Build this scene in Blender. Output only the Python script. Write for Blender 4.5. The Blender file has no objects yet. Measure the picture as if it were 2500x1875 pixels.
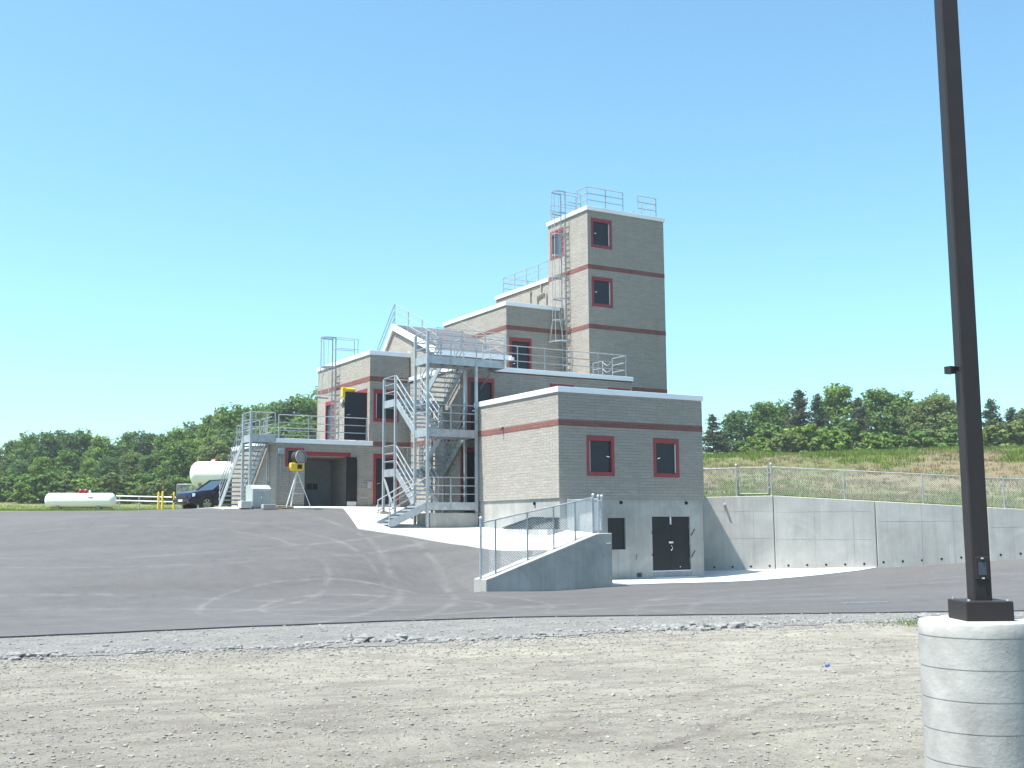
import bpy, bmesh, math, random
import numpy as np
from mathutils import Vector, Matrix
random.seed(7)
sc = bpy.context.scene
COL = sc.collection
R = math.radians

# ------------------------------------------------------------------ camera, sky, sun, exposure
CAM = Vector((-22.052, -34.167, 1.878))
YAW, PITCH, ROLL, FPX = 0.5320, 0.1258, -0.0060, 2750.1
fw = Vector((math.sin(YAW)*math.cos(PITCH), math.cos(YAW)*math.cos(PITCH), math.sin(PITCH)))
rt = Vector((math.cos(YAW), -math.sin(YAW), 0))
up = rt.cross(fw)
r2 = rt*math.cos(ROLL)+up*math.sin(ROLL)
u2 = up*math.cos(ROLL)-rt*math.sin(ROLL)
cam = bpy.data.cameras.new('camera')
cam.sensor_width = 36
cam.lens = FPX/2500*36
cam.clip_start = .1
cam.clip_end = 3000
co = bpy.data.objects.new('camera', cam)
COL.objects.link(co)
m = Matrix((r2, u2, -fw)).transposed().to_4x4()
m.translation = CAM
co.matrix_world = m
sc.camera = co

SUN = Vector((-.395, .05, 1)).normalized()
el = math.asin(SUN.z)
az = math.atan2(SUN.x, SUN.y)
w = bpy.data.worlds.new('World')
sc.world = w
w.use_nodes = True
nt = w.node_tree
nt.nodes.clear()
sky = nt.nodes.new('ShaderNodeTexSky')
sky.sky_type = 'NISHITA'
sky.sun_disc = False
sky.sun_elevation = el
sky.sun_rotation = az
sky.altitude = 300
sky.air_density = 1.0
sky.dust_density = 1.5
sky.ozone_density = 2.2
bg = nt.nodes.new('ShaderNodeBackground')
bg.inputs[1].default_value = .109
wo = nt.nodes.new('ShaderNodeOutputWorld')
tint = nt.nodes.new('ShaderNodeMix'); tint.data_type = 'RGBA'; tint.blend_type = 'MULTIPLY'
tint.inputs[0].default_value = 1
tint.inputs[7].default_value = (.87, 1.18, 1.12, 1)
nt.links.new(sky.outputs[0], tint.inputs[6])
nt.links.new(tint.outputs[2], bg.inputs[0])
nt.links.new(bg.outputs[0], wo.inputs[0])
sl = bpy.data.lights.new('sun', 'SUN')
sl.energy = 5.0
sl.angle = R(.53)
sl.color = (1, .955, .89)
so = bpy.data.objects.new('sun', sl)
COL.objects.link(so)
so.rotation_euler = SUN.to_track_quat('Z', 'Y').to_euler()
so.location = (0, 0, 60)
sc.view_settings.view_transform = 'Standard'
sc.view_settings.look = 'None'
sc.view_settings.exposure = 1.12
sc.view_settings.gamma = 1
sc.view_settings.use_curve_mapping = False

# ------------------------------------------------------------------ materials
MATS = {}
HAZE_D = .00038
def nodes(name):
    mt = bpy.data.materials.new(name)
    mt.use_nodes = True
    n = mt.node_tree
    MATS[name] = mt
    return mt, n, n.nodes['Principled BSDF']

class N:
    """tiny helper for node chains"""
    def __init__(s, n): s.n = n
    def new(s, t, **k):
        x = s.n.nodes.new('ShaderNode'+t)
        for a, b in k.items():
            setattr(x, a, b)
        return x
    def link(s, a, b): s.n.links.new(a, b)
    def pos(s): return s.new('NewGeometry').outputs['Position']
    def noise(s, vec, scale, detail=6, rough=.6, dist=0):
        x = s.new('TexNoise')
        x.inputs['Scale'].default_value = scale
        x.inputs['Detail'].default_value = detail
        x.inputs['Roughness'].default_value = rough
        x.inputs['Distortion'].default_value = dist
        s.link(vec, x.inputs['Vector'])
        return x.outputs['Fac']
    def ramp(s, fac, stops):
        x = s.new('ValToRGB')
        e = x.color_ramp.elements
        while len(e) < len(stops): e.new(.5)
        for i, (p, c) in enumerate(stops):
            e[i].position = p
            e[i].color = (c, c, c, 1) if not isinstance(c, (tuple, list)) else (*c, 1)
        s.link(fac, x.inputs[0])
        return x.outputs[0]
    def mix(s, f, a, b, mode='MIX'):
        x = s.new('Mix', data_type='RGBA', blend_type=mode)
        for v, i in ((f, 0), (a, 6), (b, 7)):
            if isinstance(v, (int, float)): x.inputs[i].default_value = v
            elif isinstance(v, tuple): x.inputs[i].default_value = (*v, 1)
            else: s.link(v, x.inputs[i])
        return x.outputs[2]
    def math(s, op, a, b=0., c=None, clamp=False):
        x = s.new('Math', operation=op, use_clamp=clamp)
        for i, v in enumerate((a, b) if c is None else (a, b, c)):
            if isinstance(v, (int, float)): x.inputs[i].default_value = v
            else: s.link(v, x.inputs[i])
        return x.outputs[0]
    def mapping(s, vec, scale=(1, 1, 1), rot=(0, 0, 0)):
        x = s.new('Mapping')
        x.inputs['Scale'].default_value = scale
        x.inputs['Rotation'].default_value = rot
        s.link(vec, x.inputs[0])
        return x.outputs[0]
    def bump(s, h, strength, dist, prev=None):
        x = s.new('Bump')
        x.inputs['Strength'].default_value = strength
        x.inputs['Distance'].default_value = dist
        s.link(h, x.inputs['Height'])
        if prev is not None: s.link(prev, x.inputs['Normal'])
        return x.outputs[0]

def plain(name, col, rough=.5, metal=0., var=.12, vscale=3., spec=.5, bumps=0.):
    mt, n, b = nodes(name)
    k = N(n)
    f = k.noise(k.pos(), vscale, 8, .65)
    lo = tuple(c*(1-var) for c in col)
    hi = tuple(min(1, c*(1+var)) for c in col)
    k.link(k.mix(k.ramp(f, [(.3, 0.), (.7, 1.)]), lo, hi), b.inputs['Base Color'])
    b.inputs['Roughness'].default_value = rough
    b.inputs['Metallic'].default_value = metal
    b.inputs['Specular IOR Level'].default_value = spec
    k.link(k.math('MULTIPLY_ADD', f, .25, rough-.12), b.inputs['Roughness'])
    if bumps:
        k.link(k.bump(k.noise(k.pos(), 60, 4), bumps, .01), b.inputs['Normal'])
    return mt

def uvz(k):
    """wall coordinates: along the wall, height"""
    g = k.new('NewGeometry')
    sp = k.new('SeparateXYZ'); k.link(g.outputs['Position'], sp.inputs[0])
    sn = k.new('SeparateXYZ'); k.link(g.outputs['True Normal'], sn.inputs[0])
    ax = k.math('GREATER_THAN', k.math('ABSOLUTE', sn.outputs[0]), .5)
    mx = k.new('Mix', data_type='FLOAT')
    k.link(ax, mx.inputs[0]); k.link(sp.outputs[0], mx.inputs[2]); k.link(sp.outputs[1], mx.inputs[3])
    cb = k.new('CombineXYZ')
    k.link(mx.outputs[0], cb.inputs[0]); k.link(sp.outputs[2], cb.inputs[1])
    return cb.outputs[0], g.outputs['Position']

def blockmat(name, c1, c2, mortar):
    mt, n, b = nodes(name)
    k = N(n)
    uv, pos = uvz(k)
    br = k.new('TexBrick')
    br.inputs['Scale'].default_value = 1
    br.inputs['Brick Width'].default_value = .41
    br.inputs['Row Height'].default_value = .1105
    br.inputs['Mortar Size'].default_value = .007
    br.inputs['Mortar Smooth'].default_value = .3
    br.inputs['Bias'].default_value = 0
    br.inputs['Color1'].default_value = (*c1, 1)
    br.inputs['Color2'].default_value = (*c2, 1)
    br.inputs['Mortar'].default_value = (*mortar, 1)
    k.link(uv, br.inputs['Vector'])
    big = k.noise(pos, .5, 5, .6)
    mid = k.noise(pos, 7, 6, .7)
    c = k.mix(k.ramp(big, [(.3, .0), (.7, .22)]), br.outputs['Color'], tuple(x*.72 for x in c1))
    c = k.mix(k.ramp(mid, [(.35, .0), (.75, .28)]), c, tuple(min(1, x*1.35) for x in c2))
    strk = k.noise(k.mapping(pos, (4, 4, .22)), 1.3, 6, .7)
    c = k.mix(k.ramp(strk, [(.55, 0.), (.75, .30)]), c, tuple(x*.62 for x in c1))
    c = k.mix(k.ramp(strk, [(.25, .22), (.42, 0.)]), c, tuple(min(1, x*1.3) for x in c2))
    k.link(c, b.inputs['Base Color'])
    b.inputs['Roughness'].default_value = .95
    b.inputs['Specular IOR Level'].default_value = .15
    st = k.mapping(pos, (5, 5, 15))
    rough = k.noise(st, 1.6, 8, .75)
    h = k.math('SUBTRACT', rough, k.math('MULTIPLY', br.outputs['Fac'], .55))
    k.link(k.bump(h, 1.0, .12), b.inputs['Normal'])
    return mt

def concrete(name, col, stain=.25, streak=.2, rough=.9, vs=.8):
    mt, n, b = nodes(name)
    k = N(n)
    uv, pos = uvz(k)
    f1 = k.noise(pos, vs, 8, .6, .6)
    f2 = k.noise(k.mapping(pos, (6, 6, .35)), 1.2, 5, .6)
    f3 = k.noise(pos, 25, 5, .7)
    c = k.mix(k.ramp(f1, [(.3, 0.), (.72, 1.)]), tuple(x*(1-stain) for x in col), tuple(min(1, x*(1+stain*.6)) for x in col))
    c = k.mix(k.ramp(f2, [(.52, 0.), (.78, streak)]), c, tuple(x*.55 for x in col))
    c = k.mix(k.ramp(f2, [(.25, streak), (.42, 0.)]), c, tuple(min(1, x*1.4) for x in col))
    c = k.mix(k.ramp(f3, [(.3, .14), (.7, 0.)]), c, tuple(x*.5 for x in col))
    k.link(c, b.inputs['Base Color'])
    b.inputs['Roughness'].default_value = rough
    b.inputs['Specular IOR Level'].default_value = .25
    k.link(k.bump(f3, .35, .01), b.inputs['Normal'])
    return mt

blockmat('block', (.372, .348, .316), (.44, .415, .376), (.32, .305, .28))
blockmat('block_red', (.235, .105, .095), (.29, .14, .125), (.20, .10, .09))
concrete('concrete', (.36, .355, .335), .28, .35)
concrete('concrete_wall', (.40, .395, .375), .22, .4)
concrete('concrete_new', (.58, .57, .55), .1, .06, vs=.35)
concrete('concrete_pier', (.40, .392, .375), .25, .15, vs=3.5)
plain('coping', (.74, .77, .81), .38, .0, .05, .7)
plain('galv', (.34, .372, .395), .45, .3, .22, 4)
plain('pipe_tan', (.34, .315, .285), .7, 0, .12, 3, .3)
plain('wire', (.62, .65, .67), .4, .2, .08, 4)
plain('galv_dull', (.26, .285, .30), .55, .3, .2, 4)
plain('red', (.235, .016, .024), .45, 0, .12, 4)
plain('shutter', (.008, .012, .022), .38, 0, .2, 2, .35)
plain('black_steel', (.006, .007, .009), .42, 0, .3, 2, .3)
plain('shutter_lit', (.05, .062, .082), .4, 0, .1, 2, .4)  # paler copy of the shutter paint, with sunlight put into its colour
plain('strip', (.62, .64, .66), .4, .2, .1)
plain('chrome', (.75, .77, .78), .2, .9, .05)
plain('roofing', (.085, .087, .097), .8, 0, .2, 2)
plain('yellow', (.72, .47, .015), .4, 0, .1, 3)
plain('bronze', (.026, .0215, .0225), .5, .0, .15, 3, .3)
plain('white_paint', (.80, .80, .79), .32, 0, .05, 1.2)
plain('grey_paint', (.32, .35, .34), .45, 0, .08, 2)
plain('car_paint', (.018, .016, .045), .22, .35, .1, 1, .6)
plain('glass', (.02, .03, .04), .06, 0, .05, 1, .9)
plain('rubber', (.018, .018, .019), .8, 0, .2, 8)
plain('alloy', (.48, .49, .5), .3, .7, .08)
plain('bark', (.10, .075, .055), .95, 0, .35, 6, .2, .6)
plain('bark_pale', (.34, .29, .24), .95, 0, .25, 6, .2, .5)
plain('wood_block', (.45, .33, .20), .9, 0, .25, 6)
plain('room_wall', (.17, .175, .18), .8, 0, .15, 1.5)
plain('blue_plastic', (.03, .12, .45), .4, 0, .1)
plain('label_white', (.7, .7, .68), .6, 0, .05)
plain('orange_paint', (.75, .16, .03), .5, 0, .1)
plain('aluminium', (.66, .68, .69), .35, .5, .08)
plain('stone', (.20, .20, .195), .95, 0, .4, 9, .2, .5)
plain('stone_tan', (.25, .238, .205), .95, 0, .35, 9, .2, .5)

def asphalt():
    mt, n, b = nodes('asphalt')
    k = N(n)
    p = k.pos()
    fine = k.noise(p, 55, 4, .8)
    med = k.noise(p, 2.2, 6, .65)
    big = k.noise(k.mapping(p, (.12, .3, 1), (0, 0, .25)), 1, 6, .6, 1.0)
    c = k.mix(k.ramp(big, [(.3, 0.), (.7, 1.)]), (.048, .047, .050), (.084, .082, .085))
    c = k.mix(k.ramp(med, [(.35, 0.), (.75, .35)]), c, (.12, .117, .115))
    c = k.mix(k.ramp(fine, [(.45, 0.), (.75, .9)]), c, (.16, .156, .152))
    fine3 = k.noise(p, 17, 5, .8)
    c = k.mix(k.ramp(fine3, [(.3, .55), (.46, 0.)]), c, (.035, .034, .036))
    spot = k.noise(p, .8, 4, .6, .5)
    c = k.mix(k.ramp(spot, [(.22, .6), (.36, 0.)]), c, (.045, .044, .047))
    # dusty tyre tracks: arcs of turning vehicles and straight runs
    sp = k.new('SeparateXYZ'); k.link(p, sp.inputs[0])
    wob = k.noise(p, .35, 3)
    brk = k.noise(p, 1.1, 5, .7)
    def ring(cx, cy, r, wd, amt, ang=None):
        nonlocal c
        dx = k.math('SUBTRACT', sp.outputs[0], cx); dy = k.math('SUBTRACT', sp.outputs[1], cy)
        d = k.math('SQRT', k.math('ADD', k.math('MULTIPLY', dx, dx), k.math('MULTIPLY', dy, dy)))
        d = k.math('ADD', d, k.math('MULTIPLY', k.math('SUBTRACT', wob, .5), .45))
        e = k.math('ABSOLUTE', k.math('SUBTRACT', d, r))
        f = k.math('SUBTRACT', 1., k.math('DIVIDE', e, wd), clamp=True)
        f = k.math('MULTIPLY', f, k.ramp(brk, [(.38, 0.), (.66, amt)]))
        c = k.mix(k.math('MULTIPLY', f, .7), c, (.19, .184, .176))
    for a in ((-9.5, -5.6, 3.1, .14, .8), (-9.5, -5.6, 4.7, .13, .65), (-16, 2, 7.5, .16, .55), (-16, 2, 9.2, .14, .5), (-2, -30, 21.0, .2, .7), (-2, -30, 22.6, .2, .6), (-2, -30, 19.2, .14, .5),
              (-26, 6, 20.4, .22, .6), (-26, 6, 22.1, .22, .55), (6, -18, 11.5, .2, .45), (6, -18, 12.9, .25, .5), (-20, -20, 17, .25, .5), (-20, -20, 18.7, .2, .5), (-12, 18, 15.2, .2, .5), (-12, 18, 16.9, .2, .45)):
        ring(*a)
    k.link(c, b.inputs['Base Color'])
    b.inputs['Roughness'].default_value = .82
    b.inputs['Specular IOR Level'].default_value = .35
    k.link(k.bump(fine, .5, .008, k.bump(med, .2, .03)), b.inputs['Normal'])
asphalt()

def dirt():
    mt, n, b = nodes('dirt')
    k = N(n)
    p = k.pos()
    big = k.noise(p, .22, 6, .6, .5)
    med = k.noise(p, 1.4, 7, .7, .3)
    fine = k.noise(p, 14, 6, .8)
    vor = k.new('TexVoronoi'); vor.inputs['Scale'].default_value = 16
    k.link(p, vor.inputs['Vector'])
    tr = k.noise(k.mapping(p, (.5, 3.2, 1), (0, 0, .62)), 1, 4, .5, .6)
    fine2 = k.noise(p, 42, 5, .85)
    patch = k.noise(p, 3.5, 6, .75, .4)
    c = k.mix(k.ramp(big, [(.32, 0.), (.68, 1.)]), (.27, .255, .224), (.385, .366, .31))
    c = k.mix(k.ramp(med, [(.42, 0.), (.70, .7)]), c, (.185, .172, .148))
    c = k.mix(k.ramp(patch, [(.5, 0.), (.72, .65)]), c, (.17, .155, .132))
    c = k.mix(k.ramp(tr, [(.52, 0.), (.72, .7)]), c, (.175, .148, .13))
    big2 = k.noise(p, .55, 5, .65, 1.2)
    c = k.mix(k.ramp(big2, [(.52, 0.), (.68, .6)]), c, (.40, .375, .31))
    c = k.mix(k.ramp(big2, [(.30, .55), (.44, 0.)]), c, (.17, .16, .142))
    c = k.mix(k.ramp(fine, [(.52, 0.), (.72, .6)]), c, (.38, .35, .285))
    c = k.mix(k.ramp(fine2, [(.55, 0.), (.70, .85)]), c, (.44, .415, .35))
    c = k.mix(k.ramp(fine2, [(.32, .85), (.46, 0.)]), c, (.085, .078, .068))
    c = k.mix(k.ramp(vor.outputs['Distance'], [(.08, .5), (.2, 0.)]), c, (.37, .355, .32))
    # wheel ruts pressed into the dirt
    sr_ = k.new('SeparateXYZ'); k.link(p, sr_.inputs[0])
    rw_ = k.noise(p, .9, 4, .6)
    rb_ = k.noise(p, 2.5, 6, .75)
    rut = None
    for (x0, y0, x1, y1, wd, amt) in ((-17.72, -28.07, -12.96, -25.16, .10, .8), (-18.9, -27.6, -12.5, -23.7, .12, .45), (-16.4, -27.42, -14.4, -27.5, .10, .75), (-19.03, -24.54, -14.5, -23.2, .16, .4), (-19.8, -24.96, -13.5, -20.5, .14, .4), (-21, -22.5, -8, -18.6, .2, .35), (-20.5, -21, -6, -17.2, .2, .3)):
        L = math.hypot(x1-x0, y1-y0); nx, ny = -(y1-y0)/L, (x1-x0)/L
        dd_ = k.math('ADD', k.math('MULTIPLY', k.math('SUBTRACT', sr_.outputs[0], x0), nx), k.math('MULTIPLY', k.math('SUBTRACT', sr_.outputs[1], y0), ny))
        dd_ = k.math('ADD', dd_, k.math('MULTIPLY', k.math('SUBTRACT', rw_, .5), .5))
        al = k.math('ADD', k.math('MULTIPLY', k.math('SUBTRACT', sr_.outputs[0], x0), (x1-x0)/L/L), k.math('MULTIPLY', k.math('SUBTRACT', sr_.outputs[1], y0), (y1-y0)/L/L))
        f = k.math('SUBTRACT', 1., k.math('DIVIDE', k.math('ABSOLUTE', dd_), wd), clamp=True)
        f = k.math('MULTIPLY', f, k.ramp(al, [(0., 0.), (.08, 1.), (.9, 1.), (1., 0.)]))
        f = k.math('MULTIPLY', f, k.ramp(rb_, [(.3, .1), (.6, amt*.75)]))
        rut = f if rut is None else k.math('MAXIMUM', rut, f)
    c = k.mix(rut, c, (.135, .115, .10))
    # grass where the field lies
    sp = k.new('SeparateXYZ'); k.link(p, sp.inputs[0])
    gy = k.math('ADD', sp.outputs[1], k.math('MULTIPLY', k.math('SUBTRACT', med, .5), 8))
    gm = k.ramp(k.math('MULTIPLY', k.math('SUBTRACT', gy, 16.), .08, clamp=True), [(.15, 0.), (.4, 1.)])
    gcol = k.mix(k.ramp(med, [(.38, 0.), (.62, 1.)]), (.11, .15, .045), (.27, .25, .13))
    k.link(k.mix(gm, c, gcol), b.inputs['Base Color'])
    b.inputs['Roughness'].default_value = 1
    b.inputs['Specular IOR Level'].default_value = .1
    h = k.math('ADD', k.math('ADD', k.math('MULTIPLY', med, .7), k.math('MULTIPLY', patch, .5)), k.math('ADD', k.math('MULTIPLY', fine, .35), k.math('MULTIPLY', fine2, .18)))
    h = k.math('SUBTRACT', h, k.math('MULTIPLY', rut, .5))
    k.link(k.bump(h, 1.0, .11), b.inputs['Normal'])
dirt()

def hillmat():
    mt, n, b = nodes('hill_grass')
    k = N(n)
    p = k.pos()
    sp = k.new('SeparateXYZ'); k.link(p, sp.inputs[0])
    big = k.noise(p, .11, 5, .6, .8)
    med = k.noise(p, .9, 7, .7, .4)
    fine = k.noise(k.mapping(p, (1, 1, .35)), 12, 5, .8)
    straw = k.mix(k.ramp(fine, [(.3, 0.), (.7, 1.)]), (.145, .12, .07), (.31, .262, .165))
    grass = k.mix(k.ramp(fine, [(.3, 0.), (.7, 1.)]), (.065, .115, .028), (.145, .205, .06))
    bare = k.mix(k.ramp(fine, [(.3, 0.), (.7, 1.)]), (.20, .18, .15), (.34, .31, .265))
    z = k.math('ADD', sp.outputs[2], k.math('MULTIPLY', k.math('SUBTRACT', big, .5), 3.0))
    f = k.math('ADD', k.math('MULTIPLY', big, .55), k.math('MULTIPLY', med, .45))
    c = k.mix(k.ramp(f, [(.47, 0.), (.60, .8)]), straw, grass)
    c = k.mix(k.ramp(med, [(.56, 0.), (.66, .85)]), c, bare)
    top = k.ramp(k.math('MULTIPLY', k.math('SUBTRACT', z, 6.2), .5, clamp=True), [(.1, 0.), (.6, 1.)])
    c = k.mix(top, c, grass)
    k.link(c, b.inputs['Base Color'])
    b.inputs['Roughness'].default_value = 1
    b.inputs['Specular IOR Level'].default_value = .1
    k.link(k.bump(k.math('ADD', med, fine), 1, .15), b.inputs['Normal'])
hillmat()

def gravelmat():
    mt, n, b = nodes('gravel')
    k = N(n)
    p = k.pos()
    vor = k.new('TexVoronoi'); vor.inputs['Scale'].default_value = 38
    k.link(p, vor.inputs['Vector'])
    sp = k.new('SeparateColor'); k.link(vor.outputs['Color'], sp.inputs[0])
    med = k.noise(p, 1.5, 6, .7)
    c = k.ramp(sp.outputs[0], [(0, (.06, .061, .063)), (1, (.215, .214, .207))])
    c = k.mix(k.ramp(med, [(.4, 0.), (.7, .5)]), c, (.25, .238, .205))
    k.link(c, b.inputs['Base Color'])
    b.inputs['Roughness'].default_value = .95
    k.link(k.bump(vor.outputs['Distance'], .7, .03), b.inputs['Normal'])
gravelmat()

def leafmat(name, c1, c2, trans=.35):
    mt = bpy.data.materials.new(name); mt.use_nodes = True
    MATS[name] = mt
    n = mt.node_tree; n.nodes.clear()
    k = N(n)
    at = k.new('Attribute', attribute_name='tone')
    oi = k.new('ObjectInfo')
    f = k.math('ADD', k.math('MULTIPLY', at.outputs['Fac'], .7), k.math('MULTIPLY', oi.outputs['Random'], .3))
    c = k.mix(f, c1, c2)
    d = k.new('BsdfDiffuse'); k.link(c, d.inputs[0])
    t = k.new('BsdfTranslucent'); k.link(k.mix(.5, c, (.16, .22, .03)), t.inputs[0])
    ms = k.new('MixShader'); ms.inputs[0].default_value = trans
    k.link(d.outputs[0], ms.inputs[1]); k.link(t.outputs[0], ms.inputs[2])
    o = k.new('OutputMaterial'); k.link(ms.outputs[0], o.inputs[0])
leafmat('leaf_green', (.075, .145, .045), (.19, .295, .09))
leafmat('leaf_fresh', (.10, .18, .036), (.24, .345, .085))
leafmat('leaf_dark', (.052, .108, .046), (.13, .215, .085))
leafmat('leaf_olive', (.088, .135, .05), (.215, .265, .105))
leafmat('needle', (.035, .07, .042), (.095, .145, .085), .2)
leafmat('needle_grey', (.06, .08, .055), (.14, .155, .10), .2)
leafmat('grass_blade', (.07, .13, .02), (.20, .27, .06), .3)
leafmat('straw_blade', (.16, .135, .07), (.33, .285, .16), .3)

# ------------------------------------------------------------------ object helpers
ORG = {}
class MB:
    def __init__(s): s.v = []; s.f = []
    def add(s, vs, fs):
        n = len(s.v)
        s.v += [tuple(p) for p in vs]
        s.f += [tuple(i+n for i in q) for q in fs]
        return s
    def box(s, a, b):
        (x0, y0, z0), (x1, y1, z1) = a, b
        return s.add([(x0, y0, z0), (x1, y0, z0), (x1, y1, z0), (x0, y1, z0), (x0, y0, z1), (x1, y0, z1), (x1, y1, z1), (x0, y1, z1)],
                     [(0, 3, 2, 1), (4, 5, 6, 7), (0, 1, 5, 4), (1, 2, 6, 5), (2, 3, 7, 6), (3, 0, 4, 7)])
    def bar(s, p, q, wd, ht, upv=(0, 0, 1)):
        p, q = Vector(p), Vector(q)
        d = (q-p).normalized()
        u = Vector(upv)
        if abs(d.dot(u)) > .99: u = Vector((1, 0, 0))
        sd = d.cross(u).normalized()
        u = sd.cross(d)
        vs = []
        for c in (p, q):
            for a, b in ((-1, -1), (1, -1), (1, 1), (-1, 1)):
                vs.append(c+sd*(a*wd/2)+u*(b*ht/2))
        return s.add(vs, [(0, 1, 2, 3), (7, 6, 5, 4), (0, 4, 5, 1), (1, 5, 6, 2), (2, 6, 7, 3), (3, 7, 4, 0)])
    def tube(s, pts, r, n=6, cap=True, r1=None):
        pts = [Vector(p) for p in pts]
        m_ = len(pts)
        vs = []
        for i, p in enumerate(pts):
            d = (pts[min(i+1, m_-1)]-pts[max(i-1, 0)]).normalized()
            u = Vector((0, 0, 1)) if abs(d.z) < .95 else Vector((1, 0, 0))
            a = d.cross(u).normalized(); b = a.cross(d)
            rr = r if r1 is None else r+(r1-r)*i/(m_-1)
            for j in range(n):
                t = 2*math.pi*j/n
                vs.append(p+a*(rr*math.cos(t))+b*(rr*math.sin(t)))
        fs = []
        for i in range(m_-1):
            for j in range(n):
                k2 = (j+1) % n
                fs.append((i*n+j, i*n+k2, (i+1)*n+k2, (i+1)*n+j))
        if cap:
            fs.append(tuple(range(n))[::-1]); fs.append(tuple((m_-1)*n+j for j in range(n)))
        return s.add(vs, fs)
    def poly(s, pts, nrm_off):
        """extrude polygon pts by vector"""
        n = len(pts); o = Vector(nrm_off)
        vs = [Vector(p) for p in pts]+[Vector(p)+o for p in pts]
        fs = [tuple(range(n))[::-1], tuple(range(n, 2*n))]+[(i, (i+1) % n, n+(i+1) % n, n+i) for i in range(n)]
        return s.add(vs, fs)
    def lathe(s, prof, c, axis, n=20):
        """prof: (distance along axis, radius)"""
        a = Vector(axis).normalized(); c = Vector(c)
        u = Vector((0, 0, 1)) if abs(a.z) < .9 else Vector((1, 0, 0))
        e = a.cross(u).normalized(); g = a.cross(e)
        vs = []
        for t, r in prof:
            for j in range(n):
                th = 2*math.pi*j/n
                vs.append(c+a*t+e*(r*math.cos(th))+g*(r*math.sin(th)))
        fs = []
        for i in range(len(prof)-1):
            for j in range(n):
                k2 = (j+1) % n
                fs.append((i*n+j, (i+1)*n+j, (i+1)*n+k2, i*n+k2))
        fs.append(tuple(range(n))); fs.append(tuple((len(prof)-1)*n+j for j in range(n))[::-1])
        return s.add(vs, fs)
    def build(s, name, mat, parent=None, smooth=False, bevel=0, **props):
        o_ = ORG.get(parent.name, Vector((0, 0, 0))) if parent else Vector((0, 0, 0))
        me = bpy.data.meshes.new(name)
        me.from_pydata([(p[0]-o_.x, p[1]-o_.y, p[2]-o_.z) for p in s.v], [], s.f)
        bm = bmesh.new(); bm.from_mesh(me)
        bmesh.ops.recalc_face_normals(bm, faces=bm.faces)
        bm.to_mesh(me); bm.free()
        me.materials.append(MATS[mat])
        if smooth:
            for p in me.polygons: p.use_smooth = True
        ob = bpy.data.objects.new(name, me)
        COL.objects.link(ob)
        if parent:
            ob.parent = parent
            ORG[ob.name] = o_
        if bevel:
            md = ob.modifiers.new('bevel', 'BEVEL'); md.width = bevel; md.segments = 2; md.limit_method = 'ANGLE'
        if smooth:
            md = ob.modifiers.new('es', 'EDGE_SPLIT'); md.split_angle = R(40)
        for a, b in props.items(): ob[a] = b
        return ob

def thing(name, label, cat, loc, group=None):
    o = bpy.data.objects.new(name, None)
    COL.objects.link(o)
    o.location = loc
    o.empty_display_size = .3
    ORG[o.name] = Vector(loc)
    o['label'] = label; o['category'] = cat
    if group: o['group'] = group
    return o
def tag(o, label, cat, group=None):
    o['label'] = label; o['category'] = cat
    if group: o['group'] = group
    return o
def share(name, me, parent, loc, rot=None):
    """another piece with the same mesh; loc in world"""
    o = bpy.data.objects.new(name, me)
    COL.objects.link(o)
    o_ = ORG.get(parent.name, Vector((0, 0, 0)))
    o.parent = parent
    o.location = Vector(loc)-o_
    if rot: o.rotation_euler = rot
    return o
def mesh_of(mb, name, mat):
    me = bpy.data.meshes.new(name)
    me.from_pydata(mb.v, [], mb.f)
    bm = bmesh.new(); bm.from_mesh(me); bmesh.ops.recalc_face_normals(bm, faces=bm.faces); bm.to_mesh(me); bm.free()
    me.materials.append(MATS[mat])
    return me
def atpx(u, v, d):
    """point seen at photo pixel (2500 wide) u,v at depth d, used to work out where far things stand"""
    q = fw+r2*((u-1250)/FPX)-u2*((v-937.5)/FPX)
    return CAM+q*d

# ------------------------------------------------------------------ terrain
def cd(d, l): return (CAM.x+.507*d+.862*l, CAM.y+.862*d-.507*l)
GLP = []
for l0 in (-.6, -.3, 0, .3, .6, .9):
    for d, z in ((0, .42), (5, .42), (9, .3), (14, .0), (19, -.2), (25, -.3)):
        a = cd(d, l0*max(d, 4)); GLP.append((a[0], a[1], z))
GLP += [(-4.47, -2.6, -.2), (-1.9, -2.6, -.27), (.43, -2.6, -.2), (2.3, 0, -.15), (6.7, 0, -.17), (8.16, 1.84, -.03), (10.4, 0, .04), (11.87, -1.27, .08), (13.35, -2.5, .12), (14.75, -3.7, .21), (16.2, -4.9, .35), (17.55, -6.04, .46), (22, -10, .8), (7.5, -2.5, -.2), (1, -8, -.32), (8, -10, -.3), (-8, -5, -.3), (-5, -7.5, -.33), (12, -9, -.15), (20, -14, .3), (3, 5, -.15), (28, -25, .2)]
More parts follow.
